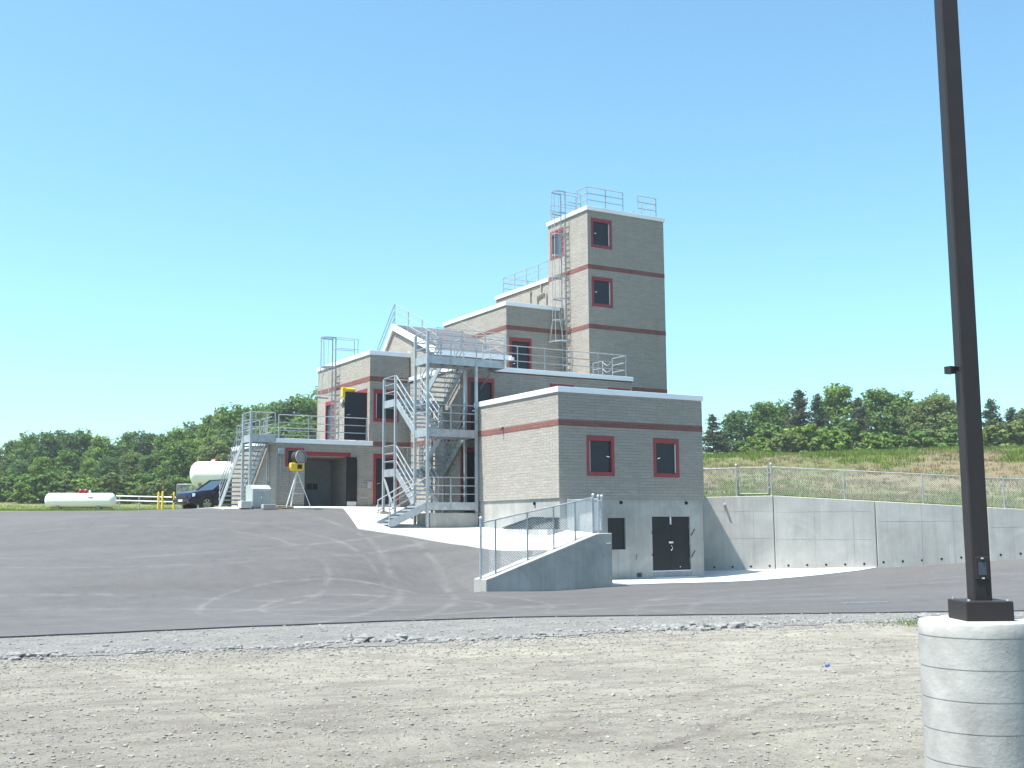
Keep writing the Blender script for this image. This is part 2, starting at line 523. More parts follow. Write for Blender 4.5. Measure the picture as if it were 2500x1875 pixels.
GUP = [(0, 0, 1.60), (0, 5.3, 1.75), (0, 9, 2.1), (.4, -2, 1.58), (-.8, -2, 1.36), (-1.66, -2, 1.08), (-2.69, -2, .76), (-3.9, -2, .1), (-4.45, -1.9, -.38), (-5.2, -1.4, -.28), (-4.6, -1.0, -.1), (-4.6, -2.7, -.25), (-6, -3.6, -.27), (-8, -5, -.3), (-2.33, 6, 1.77), (-4, 6, 1.77), (-2.3, 9.5, 2.28), (-1.8, 12.6, 2.70), (-6.1, 12.6, 2.70), (.1, 13, 2.72), (-9.3, 17.5, 2.66), (-16.3, 20.4, 2.62), (-7, 16, 2.74), (-18, -6, -.2), (-17.5, 5, 1.1), (-12, 5, 1.35), (-12, -5, -.2), (-12, 12, 2.45), (-19, 13, 1.9), (-30, -6, -.2), (-30, 5, .9), (-30, 22, 2.5), (-45, -6, -.2), (-45, 24, 2.5), (-8, 0, .55), (-6, 3, 1.2),
       (-5, 27, 2.80), (-10, 52, 3.2), (0, 46, 3.2), (5, 25, 2.85), (-30, 40, 2.95), (20, 40, 3.5), (-20, 75, 3.9), (20, 75, 4.2), (-50, 65, 3.8), (-20, 110, 5.2), (30, 110, 6.5), (-60, 110, 5.2), (0, 150, 8), (60, 150, 12)]
def tps(P):
    P = np.array(P, float); n = len(P)
    d = np.hypot(P[:, None, 0]-P[None, :, 0], P[:, None, 1]-P[None, :, 1])
    K = np.where(d > 0, d*d*np.log(d+1e-12), 0)+np.eye(n)*.5
    A = np.zeros((n+3, n+3)); A[:n, :n] = K; A[:n, n] = 1; A[:n, n+1:] = P[:, :2]; A[n:, :n] = A[:n, n:].T
    w_ = np.linalg.solve(A, np.concatenate([P[:, 2], [0, 0, 0]]))
    def f(x, y):
        d2 = (x[..., None]-P[:, 0])**2+(y[..., None]-P[:, 1])**2
        return (.5*d2*np.log(d2+1e-12))@w_[:n]+w_[n]+w_[n+1]*x+w_[n+2]*y
    return f
gl, gu = tps(GLP), tps(GUP)
def ss(a, b, v):
    t = np.clip((v-a)/(b-a), 0, 1)
    return t*t*(3-2*t)
def zg(x, y):
    x = np.atleast_1d(np.asarray(x, float)); y = np.atleast_1d(np.asarray(y, float))
    hw = .12+np.clip(-4.6-x, 0, 6)*.6
    w_ = ss(-2.3-hw, -2.3+hw, y)*(1-ss(.22, .4, x)*(y < .1))
    w_ = np.where((x > .4) & (y < 11), np.where(y < .1, w_, 0), w_)
    # away from the modelled yard the sheets level out
    fx = np.clip(x, -60, 45); fy = np.clip(y, -45, 160)
    return gl(fx, fy)*(1-w_)+gu(fx, fy)*w_
def Z(x, y): return float(zg(x, y)[0])

XS = sorted(set([-400, -200, -120, -80, -60]+[-50+i*2.5 for i in range(8)]+[round(-30+.8*i, 3) for i in range(33)]+[round(-4.5+.35*i, 3) for i in range(13)]+[.22, .4, .6]+[1+i for i in range(30)]+[35, 45, 80, 150, 300]))
YS = sorted(set([-120, -80, -50]+[-40+1.0*i for i in range(34)]+[-6, -5, -4.2, -3.4, -3, -2.6, -2.42, -2.36, -2.3, -2.24, -2.18, -2, -1.5]+[round(-1+.6*i, 2) for i in range(36)]+[21+2*i for i in range(10)]+[45, 52, 60, 70, 80, 95, 110, 130, 150, 160, 250, 400]))
def sheet(name, poly, off, mat, thick=0, rough_amp=0):
    bm = bmesh.new()
    bm.faces.new([bm.verts.new((p[0], p[1], 0)) for p in poly])
    bb = (min(p[0] for p in poly), max(p[0] for p in poly), min(p[1] for p in poly), max(p[1] for p in poly))
    for x in XS:
        if bb[0] < x < bb[1]:
            bmesh.ops.bisect_plane(bm, geom=bm.verts[:]+bm.edges[:]+bm.faces[:], plane_co=(x, 0, 0), plane_no=(1, 0, 0))
    for y in YS:
        if bb[2] < y < bb[3]:
            bmesh.ops.bisect_plane(bm, geom=bm.verts[:]+bm.edges[:]+bm.faces[:], plane_co=(0, y, 0), plane_no=(0, 1, 0))
    vs = bm.verts[:]
    zz = zg([v.co.x for v in vs], [v.co.y for v in vs])
    for v, z in zip(vs, zz): v.co.z = z+off
    if thick:
        be = [e for e in bm.edges if len(e.link_faces) == 1]
        r = bmesh.ops.extrude_edge_only(bm, edges=be)
        for v in r['geom']:
            if isinstance(v, bmesh.types.BMVert): v.co.z -= thick
    bmesh.ops.recalc_face_normals(bm, faces=bm.faces)
    if sum(f.normal.z*f.calc_area() for f in bm.faces) < 0: bmesh.ops.reverse_faces(bm, faces=bm.faces)
    me = bpy.data.meshes.new(name); bm.to_mesh(me); bm.free()
    for p in me.polygons: p.use_smooth = not thick
    me.materials.append(MATS[mat])
    o = bpy.data.objects.new(name, me); COL.objects.link(o)
    o['kind'] = 'structure'
    return o
sheet('ground', [(-400, -120), (300, -120), (300, 400), (-400, 400)], 0, 'dirt')
WL = lambda t, off=0: (8.24+.766*t+.643*off, 1.77-.643*t+.766*off)   # along the retaining wall, off = behind it
near = [(-60, -9.2), (-30, -9.2), (-19.27, -9.35), (-14.31, -9.4), (-11, -9.75), (-8.03, -10.28), (-6, -11.1), (-3.87, -12.15), (1.32, -14.61), (12, -19.6), (30, -27)]
rng = random.Random(3)
nearw = []
for (x0, y0), (x1, y1) in zip(near, near[1:]):
    n_ = max(1, int(math.hypot(x1-x0, y1-y0)/.5))
    for i in range(n_):
        nearw.append((x0+(x1-x0)*i/n_, y0+(y1-y0)*i/n_+rng.uniform(-.05, .05)))
nearw.append(near[-1])
sheet('asphalt_lot', nearw+[(30, -15.6), WL(24, .15), WL(0, .15), (6.75, 3.1), (6.72, .2), (.12, .2), (.12, 12.9), (-6.1, 12.9), (-6.12, 19), (-9.3, 18), (-16.3, 20.8), (-60, 33)], .045, 'asphalt', .05)
sheet('concrete_apron', [(-8.6, 12.2), (-3.5, 11.8), (-5.25, 5.95), (-3.9, 4.27), (-2.73, 1.92), (-1.85, -1.84), (-1.8, -2.2), (.36, -2.2), (.36, .15), (.1, .2), (.1, 12.92), (-6.12, 12.92), (-6.14, 18), (-8.6, 18)], .075, 'concrete_new', .05)
sheet('concrete_pad', [(.3, -2.45), (7.4, -2.48), (10.0, -2.66), (12.2, -2.72), WL(6.75, .1), WL(0, .1), (6.72, 3.0), (6.72, .1), (.3, .1)], .08, 'concrete_new', .06)
sheet('gravel_verge', [(-60, -15), (-22, -14.3)]+[(-21.8+.22*i, float(np.interp(-21.8+.22*i, [-22, -19.8, -16.6, -13.7, -10.9, -6.3, -.4, 12], [-14.3, -14.1, -14.4, -14.8, -15.1, -15.1, -16.2, -21]))+rng.uniform(-.3, .3)+.25*math.sin(i*.13)+.2*math.sin(i*.31)) for i in range(130)]+[(12, -21), (30, -28), (30, -26.6), (12, -19.3), (1.32, -14.3), (-3.87, -11.85), (-8.03, -10), (-14.31, -9.15), (-19.27, -9.1), (-60, -9)], .012, 'gravel')

# hill behind the retaining wall
def hill():
    ts = np.concatenate([np.linspace(-8, 40, 70), np.linspace(42, 160, 40)])
    os_ = np.concatenate([np.linspace(.22, 20, 45), np.linspace(20.6, 60, 60), np.linspace(62, 220, 30)])
    T, O = np.meshgrid(ts, os_)
    X = 8.24+.766*T+.643*O; Y = 1.77-.643*T+.766*O
    wt = wall_top(T)
    rs = np.random.RandomState(5)
    n = np.zeros_like(T)
    for i in range(26):
        kx, ky = rs.uniform(-1, 1, 2)*(.12+.06*i); n += np.sin(kx*T+ky*O+rs.uniform(0, 6.3))*(.28/(1+.35*i))
    crest = 7.75+.2*np.sin(T*.07)
    s = np.clip((O-1.5)/48, 0, 1)
    prof = .42*s+.58*ss(.30, .92, s)
    zz = wt-.04+(crest-wt)*prof+n*.5*np.clip(O/8, 0, 1)
    zz = np.where(O > 50, crest+(O-50)*.004+n*.35, zz)
    sh = T.shape
    V = np.stack([X, Y, zz], -1).reshape(-1, 3)
    F = []
    for i in range(sh[0]-1):
        for j in range(sh[1]-1):
            a = i*sh[1]+j
            F.append((a, a+1, a+sh[1]+1, a+sh[1]))
    me = bpy.data.meshes.new('hill'); me.from_pydata(V.tolist(), [], F)
    me.materials.append(MATS['hill_grass'])
    for p in me.polygons: p.use_smooth = True
    o = bpy.data.objects.new('hill', me); COL.objects.link(o); o['kind'] = 'structure'
    return X, Y, zz, T, O
def wall_top(t):
    return np.interp(t, [-6, 0, 2.75, 20, 40], [3.0, 3.015, 3.06, 1.93, 1.0])
HX, HY, HZ, HT, HO = hill()

# gravel path on the hill at the building's right
def hz(t, o):
    i = np.argmin(np.abs(HO[:, 0]-o)); j = np.argmin(np.abs(HT[0]-t))
    return HZ[i, j]

# ------------------------------------------------------------------ the training building
wF, yFe, zFt = 6.698, 6.259, 6.925
yB, xBR, xBL, zBt = 7.8755, 9.184, .13, 8.75
xM, yM, yMe, zMt = 5.372, 12.942, 19.652, 12.882
xT, yT, wT, yTe, zTt = 8.7485, 10.714, 4.7386, 14.3515, 17.63
yUe, zUt = 19.841, 14.69
xL, yL, yLe, zLt = -1.824, 12.947, 19.584, 9.911
xP, zPt = -6.13, 5.74
S1, H, ST, ZB, CT = 5.730, 2.9857, .221, 2.886, .20
bld = thing('training_building', 'grey block fire training building with red bands and a tall tower', 'building', (3, 6, 0))

def wallgrid(mb, axis, c, a0, a1, z0, z1, holes):
    """wall facing -axis at coordinate c, from a0..a1, with rectangular openings (a0,a1,z0,z1,depth)"""
    A = sorted(set([a0, a1]+[h[0] for h in holes]+[h[1] for h in holes]))
    Zs = sorted(set([z0, z1]+[h[2] for h in holes]+[h[3] for h in holes]))
    P = (lambda a, d, z: (a, c+d, z)) if axis == 'y' else (lambda a, d, z: (c+d, a, z))
    for i in range(len(A)-1):
        for j in range(len(Zs)-1):
            am, zm = (A[i]+A[i+1])/2, (Zs[j]+Zs[j+1])/2
            if any(h[0] < am < h[1] and h[2] < zm < h[3] for h in holes): continue
            mb.add([P(A[i], 0, Zs[j]), P(A[i+1], 0, Zs[j]), P(A[i+1], 0, Zs[j+1]), P(A[i], 0, Zs[j+1])], [(0, 1, 2, 3)])
    for h in holes:
        b0, b1, c0, c1, d = h[:5]
        for q in (((b0, 0, c0), (b0, d, c0), (b0, d, c1), (b0, 0, c1)), ((b1, 0, c0), (b1, 0, c1), (b1, d, c1), (b1, d, c0)),
                  ((b0, 0, c0), (b1, 0, c0), (b1, d, c0), (b0, d, c0)), ((b0, 0, c1), (b0, d, c1), (b1, d, c1), (b1, 0, c1)),
                  ((b0, d, c0), (b1, d, c0), (b1, d, c1), (b0, d, c1))):
            mb.add([P(*p) for p in q], [(0, 1, 2, 3)])
def block(x0, x1, y0, y1, z0, z1, front=(), left=(), mat='block', name='wall'):
    mb = MB()
    wallgrid(mb, 'y', y0, x0, x1, z0, z1, list(front))
    wallgrid(mb, 'x', x0, y0, y1, z0, z1, list(left))
    mb.add([(x1, y0, z0), (x1, y1, z0), (x1, y1, z1), (x1, y0, z1)], [(0, 1, 2, 3)])
    mb.add([(x0, y1, z0), (x1, y1, z0), (x1, y1, z1), (x0, y1, z1)], [(0, 1, 2, 3)])
    mb.add([(x0, y0, z1), (x1, y0, z1), (x1, y1, z1), (x0, y1, z1)], [(0, 1, 2, 3)])
    o_ = ORG[bld.name]
    me = bpy.data.meshes.new(name)
    me.from_pydata([(p[0]-o_.x, p[1]-o_.y, p[2]-o_.z) for p in mb.v], [], mb.f)
    me.materials.append(MATS[mat])
    o = bpy.data.objects.new(name, me); COL.objects.link(o); o.parent = bld
    ORG[o.name] = o_
    return o
def coping(par, x0, x1, y0, y1, zt, sides='flbr', o=.05, th=CT, drop_l=.05):
    """sheet-metal roof edge, each side a piece of its own"""
    i = .25
    z0 = zt-th
    def pc(a, b): MB().box(a, b).build('coping', 'coping', par, bevel=.008)
    ol = drop_l
    if 'f' in sides: pc((x0-ol, y0-o, z0), (x1+o, y0+i, zt))
    if 'l' in sides: pc((x0-ol, y0+i, z0), (x0+i, y1+o, zt+.001))
    if 'r' in sides: pc((x1-i, y0+i, z0), (x1+o, y1+o, zt+.0015))
    if 'b' in sides: pc((x0+i, y1-i, z0), (x1-i, y1+o, zt+.002))
def stripe(par, z, x0=None, x1=None, y0=None, y1=None, fy=None, lx=None):
    t = .008
    if fy is not None: MB().box((x0-t, fy-t, z-ST), (x1+t, fy+.05, z)).build('stripe', 'block_red', par)
    if lx is not None: MB().box((lx-t*1.2, y0+.05, z-ST), (lx+.05, y1+t, z)).build('stripe', 'block_red', par)

def frame_part(name, axis, c, a0, a1, z0, z1, side=.13, top=.19, bot=.15, sill=True, depth=.10, hinge='l', handle=True, leafmat='shutter', label=None):
    """red surround proud of the wall, dark steel leaf set back in the opening, pale hinge strip, lever handle"""
    P = (lambda a, d, z: (a, c+d, z)) if axis == 'y' else (lambda a, d, z: (c+d, a, z))
    def bx(mb, a, b, d0, d1, p, q):
        A, B = P(a, d0, p), P(b, d1, q)
        mb.box(tuple(min(i, j) for i, j in zip(A, B)), tuple(max(i, j) for i, j in zip(A, B)))
    mb = MB()
    bx(mb, a0, a0+side, -.015, .06, z0, z1)
    bx(mb, a1-side, a1, -.015, .06, z0, z1)
    bx(mb, a0+side, a1-side, -.013, .06, z1-top, z1)
    if sill: bx(mb, a0+side, a1-side, -.013, .06, z0, z0+bot)
    f = mb.build(name, 'red', bld, bevel=.006)
    ORG[f.name] = ORG[bld.name]
    i0, i1, k0, k1 = a0+side, a1-side, z0+(bot if sill else 0), z1-top
    mb = MB(); bx(mb, i0, i1, depth-.03, depth+.01, k0, k1)
    mb.build('shutter' if name == 'window' else 'leaf', leafmat, f)
    if hinge:
        mb = MB()
        if hinge == 'l': bx(mb, i0+.005, i0+.042, depth-.075, depth-.032, k0+.02, k1-.02)
        else: bx(mb, i1-.042, i1-.005, depth-.075, depth-.032, k0+.02, k1-.02)
        mb.build('hinge_strip', 'strip', f)
    if handle:
        hx = i1-.14 if hinge == 'l' else i0+.14
        hzz = k0+(k1-k0)*(.5 if name == 'window' else .45)
        sgn = -1 if hinge == 'l' else 1
        mb = MB(); mb.bar(P(hx-.065, depth-.07, hzz-.012*sgn), P(hx+.065, depth-.07, hzz+.012*sgn), .03, .028)
        mb.bar(P(hx, depth-.07, hzz), P(hx, depth-.02, hzz), .03, .03)
        mb.build('handle', 'chrome', f)
    return f
def hole(a0, a1, z0, z1, side=.13, top=.19, bot=.15, depth=.16):
    return (a0+side-.01, a1-side+.01, z0+bot-.01 if bot else z0, z1-top+.01, depth)

# --- front block over the concrete basement
WF = [(1.215, 2.45), (4.27, 5.505)]
f_ = block(0, wF, 0, yFe, ZB, zFt-.03, [hole(a, b, 3.70, 5.185) for a, b in WF])
f_['label'] = 'low front block wall standing on the concrete basement'
coping(f_, 0, wF, 0, yFe, zFt)
stripe(f_, S1, x0=0, x1=wF, fy=0, lx=0, y0=0, y1=yFe)
frame_part('window', 'y', 0, *WF[0], 3.70, 5.185, hinge='l')
frame_part('window', 'y', 0, *WF[1], 3.70, 5.185, hinge='r')
MB().box((.1, .1, zFt-.16), (wF-.1, yFe-.1, zFt-.1)).build('roof_deck', 'roofing', bld)
# --- concrete basement under it
c0 = .05
base = block(c0, wF-c0, c0, yFe, -.9, ZB+.005, [(4.176, 6.01, .0, 2.215, .14), (2.14, 2.94, 1.01, 2.17, .14), (3.42, 3.66, -.02, .14, .16)], [], 'concrete', 'concrete_base')
base['label'] = 'bare concrete basement wall with black steel door'
dd = MB().box((4.18, c0+.06, .20), (5.085, c0+.11, 2.21)).build('door', 'black_steel', bld, label='black steel double door in the concrete basement')
MB().box((5.098, c0+.06, .20), (6.005, c0+.11, 2.21)).build('leaf', 'black_steel', dd)
MB().box((5.06, c0+.03, 1.92), (5.12, c0+.062, 2.205)).build('center_latch', 'strip', dd)
MB().box((4.99, c0+.04, 1.205), (5.20, c0+.062, 1.275)).build('latch_plate', 'chrome', dd)
mb = MB(); mb.tube([(5.07, c0+.03, 1.13), (5.115, c0-.0, 1.08), (5.12, c0-.01, 1.0), (5.07, c0+.03, .94)], .016); mb.build('pull_handle', 'chrome', dd)
MB().box((5.50, c0+.045, .30), (5.56, c0+.062, .33)).build('foot_bolt', 'chrome', dd)
for zq in (.55, 1.2, 1.85):
    for xq in (4.185, 6.0): MB().bar((xq, c0+.045, zq-.07), (xq, c0+.045, zq+.07), .03, .03).build('hinge', 'galv_dull', dd)
for zq in (.80, 1.62):
    MB().bar((6.03, c0-.02, zq-.13), (6.11, c0-.14, zq+.13), .02, .035).build('door_hook', 'bronze', dd)
    MB().bar((4.15, c0-.02, zq-.04), (4.10, c0-.12, zq+.06), .02, .035).build('door_hook', 'bronze', dd)
th = MB().box((4.18, c0+.02, -.02), (6.005, c0+.10, .16)).build('threshold', 'galv_dull', bld)
MB().box((4.16, c0-.015, .163), (6.02, c0+.12, .195)).build('sill', 'strip', th)
MB().box((4.10, c0-.30, -.24), (6.09, c0-.002, -.05)).build('door_step', 'concrete_new', bld, bevel=.01)
MB().box((2.145, c0+.07, 1.015), (2.935, c0+.12, 2.165)).build('shutter', 'black_steel', bld, label='black steel shutter in the concrete basement')
vt = MB().box((3.425, c0+.10, -.015), (3.655, c0+.15, .135)).build('vent', 'black_steel', bld)
for i in range(5): MB().box((3.43, c0+.06, .0+.027*i), (3.65, c0+.098, .008+.027*i)).build('louvre', 'galv_dull', vt)
def pipe_stub(x, z, face='y'):
    mb = MB()
    n = 16
    if face == 'y': mb.lathe([(0, .062), (-.05, .062), (-.05, .048), (-.004, .048)], (x, c0, z), (0, 1, 0), n)
    else: mb.lathe([(0, .062), (-.05, .062), (-.05, .048), (-.004, .048)], (c0, x, z), (1, 0, 0), n)
    return mb.build('drain_spout', 'black_steel', bld, smooth=True)
pipe_stub(2.74, 2.735); pipe_stub(5.83, 2.735); pipe_stub(1.75, 2.72, 'x')
MB().box((3.40, c0-.035, .62), (3.47, c0-.001, .82)).build('conduit_cap', 'galv_dull', bld)
mb = MB(); mb.tube([(-.06, 3.98, 5.72), (0.02, 3.98, 5.72)], .035, 10); mb.tube([(-.07, 3.98, 5.70), (-.13, 3.98, 5.62)], .03, 8); mb.build('lamp', 'bronze', bld)

# --- rear terrace block
BWN = [(4.64, 5.92), (7.80, 9.04)]
b_ = block(xBL, xBR, yB, 16, -.5, zBt-.03, [hole(a, b, 6.70, 8.19) for a, b in BWN]+[(.64, 1.67, 5.77, 8.03, .16), (.32, 1.35, 2.9, 5.05, .16)], [])
b_['label'] = 'middle block wall with a railed roof terrace'
coping(b_, xBL, xBR, yB, 16, zBt)
stripe(b_, S1, x0=xBL, x1=xBR, fy=yB, lx=xBL, y0=yB, y1=yL)
stripe(b_, S1+H-.005, x0=xBL, x1=xBR, fy=yB, lx=xBL, y0=yB, y1=yL)
for i, (a, b) in enumerate(BWN): frame_part('window', 'y', yB, a, b, 6.70, 8.19, hinge='lr'[i])
frame_part('door', 'y', yB, .51, 1.80, 5.77, 8.22, sill=False, hinge=None)
frame_part('door', 'y', yB, .19, 1.48, 2.9, 5.22, sill=False, hinge=None)
MB().box((.18, yB-.06, 5.80), (.50, yB-.012, 6.72)).build('red_panel', 'red', bld)
MB().box((xBL+.1, yB+.1, zBt-.16), (xBR-.1, 15.8, zBt-.1)).build('roof_deck', 'roofing', bld)

# --- left block
l_ = block(xL, xBL+.02, yL, yLe, 1.5, zLt-.03, [hole(-1.64, -.38, 6.65, 8.14), (-1.49, -.48, 2.92, 5.0, .16)],
           [(13.36, 14.40, 5.78, 8.0, .3), (17.42, 18.33, 5.78, 7.9, .16)])
l_['label'] = 'left block wall behind the lower roof terrace'
coping(l_, xL, xBL+.02, yL, yLe, zLt, 'flb')
stripe(l_, S1+H, x0=xL, x1=xBL, fy=yL, lx=xL, y0=yL, y1=yLe)
stripe(l_, S1, x0=xL, x1=xBL, fy=yL)
frame_part('window', 'y', yL, -1.64, -.38, 6.65, 8.14, hinge='l')
dr = frame_part('door', 'y', yL, -1.62, -.35, 2.90, 5.18, sill=False, hinge=None)
MB().box((-1.56, yL-.35, 2.66), (-.42, yL-.01, 2.86)).build('door_step', 'concrete', bld)
fd = frame_part('door', 'x', xL, 13.23, 14.53, 5.78, 8.19, sill=False, hinge=None, handle=False, leafmat='room_wall', label='open door')
# its leaf swung out at right angles to the wall
lf = MB().box((xL-1.08, 13.27, 5.80), (xL-.02, 13.32, 7.98)).build('open_leaf', 'shutter', fd)
MB().bar((xL-1.0, 13.22, 6.92), (xL-.84, 13.22, 6.94), .03, .03).build('handle', 'chrome', fd)
frame_part('door', 'x', xL, 17.29, 18.46, 5.78, 8.05, sill=False, hinge=None, leafmat='shutter_lit')
MB().box((xL+.1, yL+.1, zLt-.16), (0, yLe-.1, zLt-.1)).build('roof_deck', 'roofing', bld)

# --- low entrance block with the open bay
p_ = block(xP, xL, yL+.004, yLe-.1, 1.5, zPt-.03, [(-5.63, -5.02, 4.62, 5.22, .18), (-4.86, -2.74, 2.74, 5.0, 4.2)], [])
p_['label'] = 'low left block wall with an open entrance bay'
coping(p_, xP, xL+.10, yL, yLe-.1, zPt, 'fl', o=.06, drop_l=.06)
wn = frame_part('window', 'y', yL, -5.745, -4.905, 4.51, 5.34, side=.1, top=.11, bot=.11, hinge=None, handle=False, leafmat='black_steel')
MB().box((-4.905, yL-.016, 5.005), (-2.72, yL+.05, 5.185)).build('lintel', 'red', bld, bevel=.006)
MB().box((xP+.1, yL+.1, zPt-.16), (xL-.02, yLe-.3, zPt-.1)).build('roof_deck', 'roofing', bld)
# bay interior
bay = MB().box((-4.85, yL+.3, 2.70), (-2.75, yL+4.1, 2.765)).build('bay_floor', 'concrete', bld)
MB().box((-4.40, yL+2.2, 2.77), (-2.76, yL+2.3, 4.98)).build('partition', 'room_wall', bld)
vv = MB().box((-3.95, yL+2.15, 3.62), (-3.45, yL+2.199, 3.88)).build('wall_vent', 'black_steel', bld)
MB().box((-3.71, yL+2.14, 3.64), (-3.69, yL+2.149, 3.86)).build('mullion', 'room_wall', vv)
b1 = MB().box((-4.86, yL+.02, 2.78), (-4.81, yL+1.05, 4.98)).build('bay_door_leaf', 'black_steel', bld)
b2 = MB().box((-2.93, yL-.06, 2.80), (-2.42, yL-.02, 4.99)).build('bay_door_leaf', 'black_steel', bld, label='black bay door leaf folded back on the wall')
MB().box((-2.90, yL-.068, 2.82), (-2.45, yL-.061, 3.02)).build('kick_plate', 'aluminium', b2)
MB().box((-2.47, yL-.10, 4.90), (-2.43, yL-.061, 4.97)).build('door_hook', 'chrome', b2)

# --- pitched training roof on the terrace
gx0, gx1 = xBL+.06, 3.8
gy0, gyr, gy1 = 10.45, 14.76, 16.25
ze, zr, zl = 9.66, 11.42, 9.93
mb = MB()
pr_ = [(gy0, zBt-.1), (gy0, ze), (gyr, zr), (gy1, zl), (gy1, zBt-.1)]
mb.poly([(gx0, y, z) for y, z in pr_], (gx1-gx0, 0, 0))
g_ = mb.build('gable_wall', 'block', bld)
mb = MB(); mb.poly([(gx0-.02, y, z) for y, z in [(gy0-.25, ze-.09), (gyr, zr+.02), (gyr, zr+.12), (gy0-.25, ze+.01)]], (gx1-gx0+.1, 0, 0))
mb.poly([(gx0-.02, y, z) for y, z in [(gyr, zr+.02), (gy1+.2, zl-.18), (gy1+.2, zl-.08), (gyr, zr+.12)]], (gx1-gx0+.1, 0, 0))
rf = mb.build('pitched_roof', 'roofing', g_)
def rake(y0, z0, y1, z1, x):
    mb = MB(); mb.poly([(x, y0, z0-.16), (x, y1, z1-.16), (x, y1, z1+.14), (x, y0, z0+.14)], (-.09, 0, 0)); mb.build('rake_board', 'coping', g_)
rake(gy0-.28, ze, gyr, zr+.02, gx0-.025); rake(gyr, zr+.02, gy1+.22, zl-.17, gx0-.026)
MB().box((gx0-.11, gy0-.36, ze-.19), (gx1+.2, gy0-.27, ze+.03)).build('eave_fascia', 'coping', g_)
MB().box((gx1+.05, gy0-.50, ze-.22), (gx1+.24, gy0-.361, ze-.06)).build('gutter_end', 'coping', g_)

# --- middle block, tower and rear block
m_b = block(xM, xT, yM, yMe, 4, zMt-.03, [(5.67, 6.68, 8.9, 10.93, .16)], [])
m_b['label'] = 'third level block wall left of the tower'
coping(m_b, xM, xT-.3, yM, yMe, zMt, 'flb')
stripe(m_b, S1+2*H, x0=xM, x1=xT, fy=yM, lx=xM, y0=yM, y1=yMe)
frame_part('door', 'y', yM, 5.54, 6.81, 8.9, 11.12, sill=False, hinge=None)
MB().box((xM+.1, yM+.1, zMt-.16), (xT, yMe-.1, zMt-.1)).build('roof_deck', 'roofing', bld)
TW = [(15.57, 17.07), (12.60, 14.10)]
t_ = block(xT, xT+wT, yT, yTe, 2, zTt-.03, [hole(8.95, 10.21, a, b) for a, b in TW], [hole(12.88, 14.13, 15.57, 17.06)])
t_['label'] = 'tall tower block wall'
coping(t_, xT, xT+wT, yT, yTe, zTt, o=.07, drop_l=.07)
for i in (1, 2, 3): stripe(t_, S1+i*H, x0=xT, x1=xT+wT, fy=yT, lx=xT, y0=yT, y1=yTe)
for a, b in TW: frame_part('window', 'y', yT, 8.95, 10.21, a, b, hinge='r')
frame_part('window', 'x', xT, 12.88, 14.13, 15.57, 17.06, hinge=None, handle=False, leafmat='shutter_lit')
MB().box((xT+.1, yT+.1, zTt-.16), (xT+wT-.1, yTe-.1, zTt-.1)).build('roof_deck', 'roofing', bld)
MB().box((9.0, yT+.35, zTt-.05), (9.95, yT+1.3, zTt+.12)).build('roof_hatch', 'bronze', bld)
u_ = block(xT, xT+wT, yTe, yUe, 2, zUt-.03, [], [])
u_['label'] = 'rear block wall left of the tower top'
coping(u_, xT, xT+wT, yTe-.3, yUe, zUt, 'lb', o=.07, drop_l=.07)
stripe(u_, S1+3*H-.02, lx=xT, y0=yTe, y1=yUe)
mb = MB()
for p in ([(xT-.06, 16.1, 12.9), (xT-.06, 16.1, 14.1), (xT-.06, 16.05, 14.3)], [(xT-.06, 15.4, 12.95), (xT-.06, 15.4, 13.75), (xT-.06, 15.3, 13.9), (xT-.06, 14.6, 13.98)], [(xT-.06, 14.5, 12.9), (xT-.06, 14.5, 13.9), (xT-.06, 14.56, 14.0)], [(xT-.06, 15.0, 13.95), (xT-.06, 15.0, 14.45)], [(xT-.06, 17.2, 13.1), (xT-.06, 17.1, 13.3), (xT-.06, 16.1, 13.38)]):
    mb.tube(p, .045, 8)
mb.build('standpipe', 'pipe_tan', bld)

# ------------------------------------------------------------------ railings, ladders, stairs
def rail_pts(th_, pts, hs=(1.0, .67, .34), r=.021, name='rail', mat='galv'):
    for h_ in hs:
        for a, b in zip(pts, pts[1:]):
            MB().tube([(a[0], a[1], a[2]+h_), (b[0], b[1], b[2]+h_)], r, 6).build(name, mat, th_)
def posts(th_, pts, h_=1.0, r=.024, mat='galv', drop=0.):
    for p in pts:
        MB().tube([(p[0], p[1], p[2]-drop), (p[0], p[1], p[2]+h_)], r, 6).build('post', mat, th_)
def railing(label, loc, path, post_pts, h_=1.0, hs=None):
    t = thing('guard_railing', label, 'railing', loc, 'galvanised guard railings on the roofs')
    rail_pts(t, path, hs or (h_, h_*.67, h_*.34))
    posts(t, post_pts, h_)
    return t
z_ = zTt
railing('galvanised guard railing at the near corner of the tower roof', (xT, yT, z_), [(xT+.02, 11.64, z_), (xT+.03, yT+.06, z_), (10.98, yT+.06, z_)], [(xT+.02, 11.64, z_), (xT+.03, yT+.06, z_), (9.90, yT+.06, z_), (10.98, yT+.06, z_)])
railing('galvanised guard railing at the right corner of the tower roof', (13, yT, z_), [(11.91, yT+.06, z_), (13.08, yT+.06, z_), (13.09, 12.0, z_)], [(11.91, yT+.06, z_), (13.08, yT+.06, z_), (13.09, 12.0, z_)])
railing('low far railing behind the tower roof edge', (11.9, yTe, z_), [(xT+.1, yTe-.1, z_), (13.3, yTe-.1, z_), (13.3, 13, z_)], [(xT+.1, yTe-.1, z_), (11, yTe-.1, z_), (13.3, yTe-.1, z_), (13.3, 13, z_)], .95)
z_ = zUt
railing('guard railing on the rear roof left of the tower', (xT, 19, z_), [(xT+.05, yTe+.05, z_), (xT+.05, 19.12, z_), (12.6, 19.12, z_)], [(xT+.05, y, z_) for y in (15.42, 16.66, 17.89, 19.12)]+[(10.4, 19.12, z_), (12.6, 19.12, z_)], .93)
z_ = zBt
